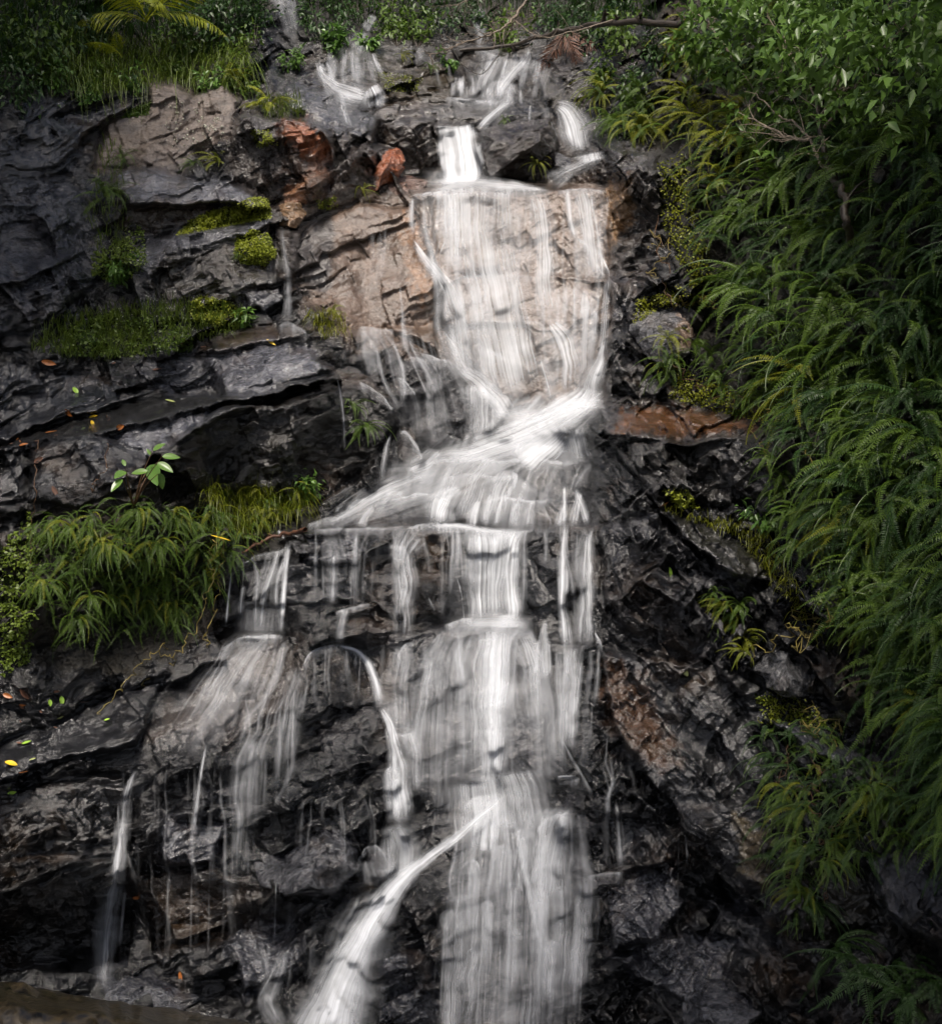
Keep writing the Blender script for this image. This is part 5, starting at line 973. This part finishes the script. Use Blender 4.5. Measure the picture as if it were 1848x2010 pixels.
def shrub(u, v, rad, n, ls, label, mat=LEAF, seed=0, lift=.15, name='shrub', cat='shrub', squash=.8):
    r = np.random.default_rng(seed); c = np.array(at(u, v, lift)); base = np.array(at(u, v+rad*180, -.02)); root = empty(name, V3(base)); st = []; lv = []
    for k in range(max(4, n//60)):
        d = r.normal(0, 1, 3); d[1] = -abs(d[1])*.7; e = c+norm(d)*rad*r.uniform(.4, 1)*np.array([1.1, .8, squash]); m = (base+e)/2+r.normal(0, .05*rad, 3); cv = spline([base, m, e], 9)
        st.append(tube(cv-base, np.linspace(.006, .0015, 9), 4)); tcount = n//max(4, n//60)
        t = r.uniform(.3, 1, tcount); p = np.stack([np.interp(t*8, np.arange(9), cv[:, q]) for q in range(3)], -1)-base+r.normal(0, rad*.16, (tcount, 3)); lv.append(p)
    p = np.concatenate(lv); dr = r.normal(0, .7, (len(p), 3))+norm(p-(c-base))*.8+np.array([0, -.3, -.3]); up = np.array([0, -.3, 1])+r.normal(0, .45, (len(p), 3))
    v1, f1 = join(st); mesh('stem', v1, f1, BARKD, root); v2, f2 = leafgeo(p, dr, up, ls*r.uniform(.6, 1.25, len(p)), ls*.42); mesh('leaves', v2, f2, mat, root); tag(root, label, cat); return root
shrub(660, 78, .16, 260, .09, 'bright green shrub above the left topmost cascade, nearer the left', seed=1); shrub(720, 75, .14, 200, .085, 'bright green shrub above the left topmost cascade, nearer the twigs', seed=2)
shrub(575, 112, .14, 180, .06, 'small weed shrub on the dark rock below the far left fall', seed=3)
shrub(820, 40, .3, 420, .08, 'dim green bush between the two background falls', FERN, seed=4); shrub(1010, 60, .3, 420, .08, 'dim bush behind the bare twigs', FERN, seed=5); shrub(880, 110, .12, 130, .07, 'leafy sprout on the rocks left of the right topmost cascade', seed=6)
shrub(1190, 10, .5, 700, .1, 'dark bush over the fallen trunk at top centre right', FERND, seed=7); shrub(60, 60, .6, 900, .09, 'dark leafy bush in the top left corner', FERN, seed=8); shrub(420, 25, .5, 700, .09, 'bush between the palm and the far left fall', FERND, seed=9)
shrub(240, 520, .18, 220, .06, 'round leaved weed hanging in the left crevice', seed=10); shrub(480, 620, .1, 60, .09, 'small broad leaved seedling at the right end of the left ledge', seed=11); shrub(600, 955, .16, 180, .06, 'leafy weed right of the pale grass on the left', seed=12)
for k, (u, v, rd, n, mt) in enumerate([(640, 20, .45, 500, FERND), (700, -10, .5, 500, FERND), (780, 20, .4, 420, FERN), (870, -10, .5, 500, FERND), (960, 10, .3, 300, FERND), (1080, 10, .45, 500, FERND), (1130, 40, .3, 300, FERND), (1230, 40, .4, 420, FERN), (1290, 90, .35, 380, FERND), (1230, 170, .3, 260, FERND), (500, 10, .45, 460, FERND), (150, 20, .5, 560, FERND), (30, 140, .5, 560, FERND), (120, 130, .3, 260, LEAF), (340, 70, .35, 330, FERN), (470, 90, .3, 280, FERN)]):
    shrub(u, v, rd, n, .075, ['dark bush atop the cliff, ', 'dim leafy bush atop the cliff, '][k % 2]+['just right of the far left fall', 'above the bright green shrubs', 'left of the bare twigs', 'behind the pale twig at the top edge', 'behind the forked branch', 'above the fallen log', 'over the dead frond', 'where the fallen log meets the bank', 'under the leafy tree edge', 'beside the ferns right of the topmost cascade', 'left of the far left fall', 'behind the large palm', 'against the far left wall', 'above the bright hanging weed', 'in the middle of the grassy bank', 'at the right end of the grassy bank'][k], mt, seed=60+k, lift=.12)
for k, (u, v) in enumerate([(170, 120), (260, 150), (330, 120), (410, 150), (470, 160)]):
    shrub(u, v, .17, 150, .07, ['weedy sprout at the left end of the grassy bank', 'weedy sprout over the left corner of the lichen rock', 'weedy sprout in the grass below the large palm', 'weedy sprout on top of the lichen rock', 'weedy sprout at the right corner of the lichen rock'][k], LEAF if k % 2 else FERN, seed=90+k, lift=.15)
shrub(1500, 1000, .16, 160, .06, 'weed with round leaves below the rough right boulder', seed=13); shrub(1185, 120, .25, 260, .08, 'bush under the fallen trunk beside the dead frond', FERN, seed=14)

def branch(name, pts, r0, r1, mat, label, cat, twigs=0, seed=0, tl=40, parent=None, lift=None):
    """pts: (u, v, metres in front of the rock)"""
    r = np.random.default_rng(seed); q = np.array([np.array(at(u, v, l)) for u, v, l in pts]); n = max(12, len(pts)*8); c = spline(q, n); c = c+np.stack([fbm(np.arange(n)*.35, np.arange(n)*0+k*7., s=seed, o=2) for k in range(3)], -1)*r0*.8
    base = c[0] if parent is None else np.array(parent.location); parts = [tube(c-base, np.linspace(r0, r1, n), 7)]
    for k in range(twigs):
        i = r.integers(n//6, n-1); d = norm(c[min(i+1, n-1)]-c[i-1]); e = norm(d*r.uniform(.2, .9)+r.normal(0, .55, 3)*np.array([1, .5, 1])); L = tl*.004*r.uniform(.4, 1.3); p1 = c[i]; p2 = p1+e*L*.5; p3 = p2+norm(e+r.normal(0, .5, 3))*L*.5
        cc = spline([p1, p2, p3], 7); parts.append(tube(cc-base, np.linspace(max(r1, r0*.35), r1*.4, 7), 4))
        for _ in range(2):
            j = r.integers(2, 6); e2 = norm(e+r.normal(0, .8, 3)); cc2 = spline([cc[j], cc[j]+e2*L*.25, cc[j]+e2*L*.4+r.normal(0, .02, 3)], 5); parts.append(tube(cc2-base, np.linspace(r1*.7, r1*.3, 5), 3))
    v, f = join(parts); o = mesh(name, v, f, mat, parent)
    if parent is None: o.location = base; tag(o, label, cat)
    return o, c
branch('bare_branch', [(1045, -25, 1.5), (1033, 0, 1.5), (1009, 31, 1.5), (992, 51, 1.5), (965, 68, 1.5), (914, 83, 1.4), (883, 92, 1.4), (840, 110, 1.3)], .016, .003, BARK, 'pale bare branch with fine twigs reaching over the topmost cascade', 'branch', 26, 1, 70)
branch('bare_branch', [(992, 58, 1.5), (985, 90, 1.5), (975, 112, 1.45), (951, 141, 1.4), (931, 143, 1.4), (904, 122, 1.4), (887, 95, 1.4)], .005, .003, BARKD, 'thin dark looping twig hanging in front of the topmost cascade', 'branch', 8, 2, 30)
branch('bare_branch', [(1200, 40, 1.2), (1120, 62, 1.3), (1060, 72, 1.3), (1010, 40, 1.3)], .008, .003, BARK, 'thin pale branch crossing above the dead frond', 'branch', 18, 3, 60)
branch('bare_branch', [(945, -20, 1.4), (900, 8, 1.4), (860, 12, 1.4)], .007, .002, BARK, 'short pale twig at the top edge of the picture centre', 'branch', 12, 4, 50)
branch('fallen_log', [(905, 100, .25), (999, 90, .35), (1084, 66, .6), (1135, 54, .8), (1219, 44, 1.0), (1340, 46, .9)], .018, .034, BARKD, 'dark fallen trunk lying across the top right of the cascades', 'log', 4, 5, 50)
branch('driftwood', [(600, 1040, .12), (560, 1048, .12), (520, 1062, .12), (475, 1085, .1)], .018, .008, DEAD, 'splintered piece of driftwood wedged at the left end of the long ledge', 'driftwood', 3, 6, 20)
# tree on the bank
tr = empty('tree', at(1675, 480, .25))
o, tc = branch('trunk', [(1675, 480, .25), (1662, 432, .5), (1647, 374, .6), (1633, 335, .65), (1615, 284, .7), (1608, 230, .8), (1620, 150, .9), (1600, 60, 1.0)], .032, .012, BARKD, '', '', 6, 11, 60, tr)
tips = []
for i, b_ in enumerate([[(1633, 335, .65), (1611, 324, .68), (1590, 277, .75), (1579, 259, .8), (1545, 235, .85), (1518, 216, .9), (1480, 180, 1.0), (1440, 120, 1.1)], [(1586, 275, .75), (1543, 266, .85), (1489, 241, .95), (1445, 220, 1.0)], [(1615, 284, .7), (1600, 200, 1.0), (1560, 120, 1.2), (1520, 40, 1.3)], [(1615, 250, .8), (1680, 170, 1.2), (1740, 90, 1.4), (1800, 20, 1.5)], [(1608, 230, .8), (1660, 130, 1.3), (1650, 30, 1.4)], [(1440, 120, 1.1), (1400, 60, 1.2), (1360, 20, 1.2)]]):
    o, c = branch('branch', b_, .014, .004, BARK, '', '', 10, 20+i, 70, tr); tips.append(c)
r = np.random.default_rng(77); cen = []
for (u, v, l, rad, n) in [(1400, 60, 1.1, .38, 420), (1460, 40, 1.3, .42, 480), (1540, 60, 1.3, .45, 520), (1620, 60, 1.4, .45, 520), (1700, 60, 1.5, .5, 560), (1790, 50, 1.6, .5, 560), (1440, 140, 1.1, .22, 170), (1500, 160, 1.1, .22, 150), (1590, 150, 1.2, .25, 170), (1680, 150, 1.4, .28, 200), (1780, 170, 1.5, .3, 200), (1370, 100, 1.0, .2, 200), (1540, 215, 1.0, .14, 60), (1650, 230, 1.0, .2, 90), (1460, 225, 1.0, .1, 30), (1510, 320, .7, .14, 40), (1860, 60, 1.7, .5, 400)]:
    c = np.array(at(u, v, l)); n = int(n*.62); k = max(3, n//16); cl = c+norm(r.normal(0, 1, (k, 3)))*rad*r.uniform(.2, 1, (k, 1))**.6; cen.append(np.repeat(cl, n//k, 0)+r.normal(0, .07, (n//k*k, 3)))
p = np.concatenate(cen); base = np.array(tr.location); dr = r.normal(0, .8, (len(p), 3))+np.array([-.3, -.2, -.5]); up = np.array([0, -.3, 1])+r.normal(0, .4, (len(p), 3))
v, f = leafgeo(p-base, dr, up, .115*r.uniform(.5, 1.35, len(p)), .052*r.uniform(.7, 1.3, len(p))); mesh('crown', v, f, CROWN, tr)
tag(tr, 'leafy tree leaning out of the top right bank with pale twisting branches', 'tree')
# broad-leaved seedling
sp = empty('seedling', at(262, 995, .1)); b0 = np.array(sp.location); parts = []; lp = []; ld = []; lu = []; ll = []
for i, (u, v, du, dv, L) in enumerate([(296, 893, -8, -12, 30), (318, 896, 34, 0, 36), (308, 908, 30, 16, 34), (296, 912, 10, 34, 38), (290, 925, -32, 2, 32), (246, 925, -20, 10, 26), (240, 940, -22, 22, 34), (310, 930, 14, 30, 36), (246, 915, -6, -14, 22), (300, 884, 22, -14, 24)]):
    e = np.array(at(u, v, .45+.02*i)); e2 = np.array(at(u+du, v+dv, .52+.02*i)); parts.append(tube(spline([b0, (b0+e)/2+[0, -.03, .03], e], 10)-b0, np.linspace(.006, .002, 10), 5)); lp.append(e-b0); ld.append(e2-e); lu.append([.1*(i % 3-1), -.8, .7]); ll.append(np.linalg.norm(e2-e)*1.05)
v, f = join(parts); mesh('stem', v, f, ROOT, sp)
for p_, d_, u_, l_ in zip(lp, ld, lu, ll):
    d_ = norm(d_); s_ = norm(np.cross(d_, u_)); n_ = norm(np.cross(s_, d_)); t = np.linspace(0, 1, 10); wv_ = np.sin(np.pi*t**.8)**.8*.22*l_; rows = []
    for sgn in (-1, -.5, 0, .5, 1): rows.append(p_+d_*(t*l_)[:, None]+s_*(wv_*sgn)[:, None]+n_*((abs(sgn)*.25*wv_)-.12*l_*t*t)[:, None])
    vv_ = np.stack(rows, 1).reshape(-1, 3); o = mesh('leaf', vv_, gridf(10, 5), LEAF, sp)
tag(sp, 'seedling with large pale green oval leaves on thin stems above the left fern clump', 'seedling')

def vine(pts, r0, mat, label, seed, wig=.03, name='vine'):
    q = np.array([np.array(at(u, v, l)) for u, v, l in pts]); n = len(pts)*12; c = spline(q, n); t = np.arange(n)*.4; c += np.stack([fbm(t, t*0+k*5., s=seed, o=3) for k in range(3)], -1)*wig
    v, f = tube(c-c[0], r0, 5); o = mesh(name, v, f, mat); o.location = c[0]; tag(o, label, 'vine')
vine([(1480, 820, .1), (1545, 900, .06), (1600, 960, .05), (1618, 990, .05), (1635, 1060, .05), (1640, 1120, .06)], .004, VINE, 'long yellow vine trailing down across the rough right boulder', 1) if False else None
vine([(1500, 790, .12), (1530, 830, .06), (1590, 900, .05), (1610, 930, .05), (1635, 970, .06)], .004, VINE, 'yellow vine dangling near the fern bank at mid right', 2)
vine([(1470, 840, .08), (1490, 870, .05), (1505, 900, .05), (1515, 940, .05), (1520, 985, .06)], .003, VINE, 'thin vine trailing down the right end of the rough right boulder', 3)
vine([(1270, 500, .06), (1290, 470, .08), (1310, 500, .07), (1280, 530, .08), (1300, 560, .05)], .003, VINE, 'tangled orange vine right of the tan face', 4, .06)
vine([(1340, 585, .08), (1360, 600, .1), (1390, 592, .08), (1420, 600, .08)], .004, VINE, 'curly vine lying across the top of the pale grey boulder', 5, .05)
vine([(1480, 1290, .1), (1550, 1240, .12), (1590, 1250, .12), (1640, 1210, .12)], .004, VINE, 'yellow vine over the top of the wedge shaped rock', 6, .06); vine([(1540, 1230, .1), (1580, 1270, .12), (1610, 1220, .12), (1560, 1210, .1)], .003, VINE, 'looping vine above the wedge shaped rock', 7, .07)
vine([(1560, 1380, .06), (1590, 1400, .06), (1580, 1440, .06), (1640, 1420, .06), (1650, 1460, .06)], .003, VINE, 'knotted vine on the brown soil below the wedge shaped rock', 8, .06)
vine([(420, 1060, .2), (415, 1120, .16), (395, 1200, .12), (350, 1280, .06)], .004, VINE, 'pale stem sweeping down from the left fern clump', 9, .03); vine([(440, 1050, .15), (430, 1150, .12), (405, 1240, .1), (405, 1270, .05)], .003, VINE, 'straw stem at the right edge of the left fern clump', 10, .03)
vine([(330, 1270, .06), (280, 1300, .05), (240, 1350, .04), (195, 1400, .03)], .003, VINE, 'straw stem lying over the dark slope under the left fern clump', 11, .03); vine([(300, 1280, .06), (340, 1290, .05), (270, 1350, .04)], .003, VINE, 'short straw stem crossing the dark slope', 12, .03)
vine([(210, 870, .06), (208, 920, .1), (185, 950, .08), (180, 965, .06)], .003, ROOT, 'thin brown root hanging over the grey slab left of the seedling', 13, .02)
vine([(70, 870, .06), (68, 960, .05), (62, 1050, .05), (64, 1150, .1)], .003, ROOT, 'long brown root hanging at the far left', 14, .02)
vine([(1290, 430, .1), (1305, 540, .06), (1330, 600, .06)], .004, ROOT, 'brown root on the dark wall right of the tan face', 15, .05); vine([(1320, 700, .1), (1370, 760, .08), (1440, 780, .08), (1500, 820, .08)], .004, ROOT, 'brown root above the orange brown ledge', 16, .05)
for k, (u, v) in enumerate([(1535, 1450), (1560, 1520), (1600, 1480), (1640, 1560), (1550, 1620), (1620, 1640)]):
    vine([(u, v, .1), (u+12, v+40, .1), (u-8, v+80, .08), (u+6, v+130, .06)], .003, ROOT, 'thin reddish root dangling under the small ferns at the lower right', 30+k, .04)
    bpy.data.objects[-1 if False else 0]
for o in [o for o in bpy.data.objects if o.get('label', '').startswith('thin reddish root')]: o['group'] = 'roots under the lower right ferns'

def fleaf(u, v, du, dv, wd, mat, label, lift=.02):
    a = np.array(at(u, v, lift)); n = np.array(nrmat(u, v)); e = np.array(P(u+du, v+dv, depth(u, v)-lift-.01)); d = e-a; L = np.linalg.norm(d); d = norm(d); n = norm(n-d*np.dot(n, d)*.8); s_ = norm(np.cross(d, n)); n2 = norm(np.cross(s_, d)); t = np.linspace(0, 1, 9); w_ = np.sin(np.pi*t**.85)**.8*wd*.5*L; rows = []
    for sg in (-1, -.5, 0, .5, 1): rows.append(d*((t-.5)*L)[:, None]+s_*(w_*sg)[:, None]+n2*((abs(sg)*.35*w_)+.15*L*(t-.5)**2)[:, None])
    o = mesh('fallen_leaf', np.stack(rows, 1).reshape(-1, 3), gridf(9, 5), mat); o.location = a; tag(o, label, 'leaf')
for q in [(433, 1054, 42, 12, .25, LYEL, 'long bright yellow leaf lying on the right side of the left fern clump', .25), (1314, 1125, 4, 24, .5, LGRN, 'lime green leaf stuck on the dark face right of the middle falls'), (335, 788, 24, 6, .4, LPAL, 'pale crescent leaf floating on the left wet ledge'), (183, 818, 18, -4, .5, LYEL, 'yellow leaf on the left wet ledge'), (181, 831, 4, 12, .6, LYEL, 'small round yellow leaf just below the yellow one on the left wet ledge'), (236, 838, 16, -6, .6, LORG, 'orange leaf at the lower edge of the left wet ledge'), (135, 810, 14, 14, .6, LORG, 'brown leaf on the dark slab above the left wet ledge'), (46, 873, 20, -4, .4, LORG, 'orange and yellow leaf near the left picture edge'), (100, 848, 24, -4, .25, LORG, 'narrow orange leaf on the left wet ledge near its left end'), (76, 903, 18, -10, .5, DEAD, 'brown leaf on the grey slab under the wet ledge'), (108, 965, 12, 22, .35, DEAD, 'dark red leaf low on the grey slab at left'), (96, 712, 30, 6, .35, LORG, 'curled brown leaf on the left massif under the weeds'), (148, 767, 10, 14, .6, LGRN, 'green leaf on the dark left massif'), (532, 672, 18, 12, .25, LYEL, 'narrow yellow leaf on the light slab beside the thin fall'), (308, 725, 20, -3, .3, DEAD, 'slim brown leaf on the rock left of the light slab'), (15, 1366, 20, 8, .4, LORG, 'orange leaf at the left edge of the lower slope'), (50, 1362, 20, 20, .6, DEAD, 'broad brown leaf at the left of the lower slope'), (98, 1380, 2, 14, .6, LGRN, 'small green leaf on the lower left slope, left one of two'), (121, 1376, 2, 20, .5, LGRN, 'bigger green leaf on the lower left slope, right one of two'), (118, 1408, 12, -6, .5, LPAL, 'pale green leaf below the two green ones on the lower left slope'), (52, 1458, 20, -6, .4, LGRN, 'green leaf lying flat near the lower left picture edge'), (22, 1500, 26, 8, .6, LYEL, 'yellow green leaf beside the wet brown pan at lower left'), (64, 1491, 14, -4, .5, LPAL, 'oval pale leaf above the wet brown pan'), (46, 1515, 20, -4, .4, LORG, 'orange leaf on the wet brown pan at lower left'), (24, 1556, 18, -4, .4, LGRN, 'green leaf under the wet brown pan'), (354, 1918, 3, 22, .35, LORG, 'rusty leaf caught on the wall behind the stone coping'), (268, 1762, 16, -2, .5, LORG, 'small orange leaf beside the left tall trickle'), (1345, 1321, 8, 14, .6, LPAL, 'pale curled leaf on the glossy slope left of the wedge rock'), (1302, 990, 20, -12, .4, LORG, 'red brown leaf at the foot of the rough right boulder'), (160, 1377, 34, -2, .3, DEAD, 'long brown leaf on the lower left slope below the fern clump'), (210, 1413, 12, -3, .5, LGRN, 'tiny green leaf on the middle of the lower left slope')]:
    fleaf(*q)
# lichen spots on the pale rock
for pl_, n_, lab in (([(320, 200), (400, 200), (400, 290), (330, 290)], 55, 'scatter of white lichen rosettes on the left half of the pale rock'), ([(395, 240), (450, 220), (450, 290), (400, 290)], 40, 'scatter of white lichen rosettes on the right half of the pale rock')):
    parts = []
    for (u, v) in scatter(pl_, n_, n_):
        c = np.array(at(u, v, .004)); n = np.array(nrmat(u, v)); a = norm(np.cross(n, [0, 0, 1])); b = np.cross(n, a); k = 9; th = np.linspace(0, 2*np.pi, k, endpoint=False); rr = rng.uniform(.004, .014)*rng.uniform(.6, 1.3, k)
        ring = c+a*(rr*np.cos(th))[:, None]+b*(rr*np.sin(th))[:, None]; vv_ = np.concatenate([ring-n*.01, ring*.0+c+n*.006+(ring-c)*.6]); parts.append((np.concatenate([vv_, [c+n*.008]]), [[i, (i+1) % k, k+(i+1) % k, k+i] for i in range(k)]+[[k+i, k+(i+1) % k, 2*k, 2*k] for i in range(0)]+[[2*k, k+i, k+(i+1) % k, k+(i+2) % k] for i in range(0, k-1, 2)]))
    v, f = join(parts); o = mesh('lichen', v, f, LIMG, smooth=False); tag(o, lab, 'lichen', kind='stuff')

# foreground coping stone at the lower left (about 6 m from the camera)
dC = 6.0; top = [(-500, 1895), (0, 1931), (102, 1946), (238, 1967), (374, 1990), (493, 2010), (900, 2080)]
xs = np.linspace(-500, 900, 160); vt = np.interp(xs, [p[0] for p in top], [p[1] for p in top]); prof = []
for (dv, dd) in [(260, -.55), (130, -.5), (75, -.46), (48, -.42), (36, -.36), (26, -.22), (10, -.03), (0, .05), (-2, .16), (10, .25), (60, .3), (260, .32)]:
    prof.append(P(xs, vt+dv*1.0, np.full_like(xs, dC)+dd))
W = np.stack(prof, 0); q = W; W = W+(.03*fbm(q[..., 0]*9, q[..., 1]*9, q[..., 2]*9, s=4, o=5)+.008*fbm(q[..., 0]*40, q[..., 1]*40, q[..., 2]*40, s=14, o=3))[..., None]*np.array([.3, -.8, .8])
mC = plain('mossy_stone', (0.06, 0.042, 0.019), .3, 24, .97); o = mesh('stone_coping', (W-W[6, 60]).reshape(-1, 3), gridf(W.shape[0], W.shape[1])[:, ::-1], mC); o.location = V3(W[6, 60]); tag(o, 'rough brown stone coping with wet top crossing the lower left corner', 'coping')
# unseen tree crowns added overhead to block sky and sun: sides and foot darken
def shade_tree(x0, x1, y0, y1, z0, z1, n, foot, label, seed, ls=.26):
    r = np.random.default_rng(seed); root = empty('tree', foot); b = np.array(foot, float); top = np.array([(x0+x1)/2, (y0+y1)/2, (z0+z1)/2]); parts = [tube(spline([b, b*.5+top*.5+np.array([0, 0, 1.]), top], 14)-b, np.linspace(.3, .12, 14), 9)]
    k = max(6, n//420); ce = np.stack([r.uniform(x0, x1, k), r.uniform(y0, y1, k), r.uniform(z0, z1, k)], -1)
    for c in ce: parts.append(tube(spline([b*.25+top*.75, (top+c)/2+r.normal(0, .3, 3), c], 9)-b, np.linspace(.09, .02, 9), 5))
    v, f = join(parts); mesh('trunk', v, f, BARKD, root); m = n//k; p = np.repeat(ce, m, 0)+r.normal(0, 1, (m*k, 3))*np.array([.75, .75, .35])
    v, f = leafgeo(p-b, r.normal(0, 1, (len(p), 3))*np.array([1, 1, .4]), np.array([0, 0, 1])+r.normal(0, .35, (len(p), 3)), ls*r.uniform(.6, 1.3, len(p)), ls*.5); mesh('crown', v, f, FERND, root); tag(root, label, 'tree')
shade_tree(-8, -3.7, 8, 15, 11.2, 13.5, 6000, (-9, 9, 5), 'unseen tall tree added to shade the left side of the gorge, above the picture', 1)
shade_tree(3.2, 8, 6, 15, 11.2, 13.5, 10000, (10, 8, 5), 'unseen tall tree added to shade the right side of the gorge, above the picture', 2)
shade_tree(-4, 4, -5, 5.6, 11.5, 13.5, 9500, (-7, 0, 3), 'unseen tall tree added in front to shade the foot of the falls, above the picture', 3, ls=.3)
# streambed below and around the viewpoint, reaching far beyond the gorge
g = np.linspace(-60, 60, 90); GX, GY = np.meshgrid(g, g); GZ = 6.2-6.0+.3*fbm(GX*.5, GY*.5, s=3, o=4)-.03*np.abs(GX)*0; mesh_o = mesh('ground', np.stack([GX, GY-30, GZ-1.2], -1).reshape(-1, 3), gridf(90, 90), ROCK, attrs={'tint': np.tile(np.array([[.03, .03, .028]]), (8100, 1)), 'dry': np.ones(8100)*.5}); tag(mesh_o, kind='structure')


for u, v in scatter([(0, 870), (200, 820), (300, 785), (300, 800), (100, 865), (0, 890)], 10, 61)+scatter([(100, 690), (500, 640), (500, 660), (200, 730)], 8, 62)+scatter([(0, 1350), (200, 1330), (220, 1400), (0, 1480)], 9, 63):
    a_ = rng.uniform(0, 6.28); L_ = rng.uniform(7, 14); fleaf(u, v, L_*math.cos(a_), L_*.6*math.sin(a_), .45, DEAD if rng.random() < .7 else LORG, 'small decayed brown leaf on the '+('wet left ledge' if 780 < v < 900 else 'weedy left ledge' if v < 780 else 'lower left slope'))
    bpy.context.scene.collection.objects[-1]['group'] = 'decayed leaves on the left rocks'
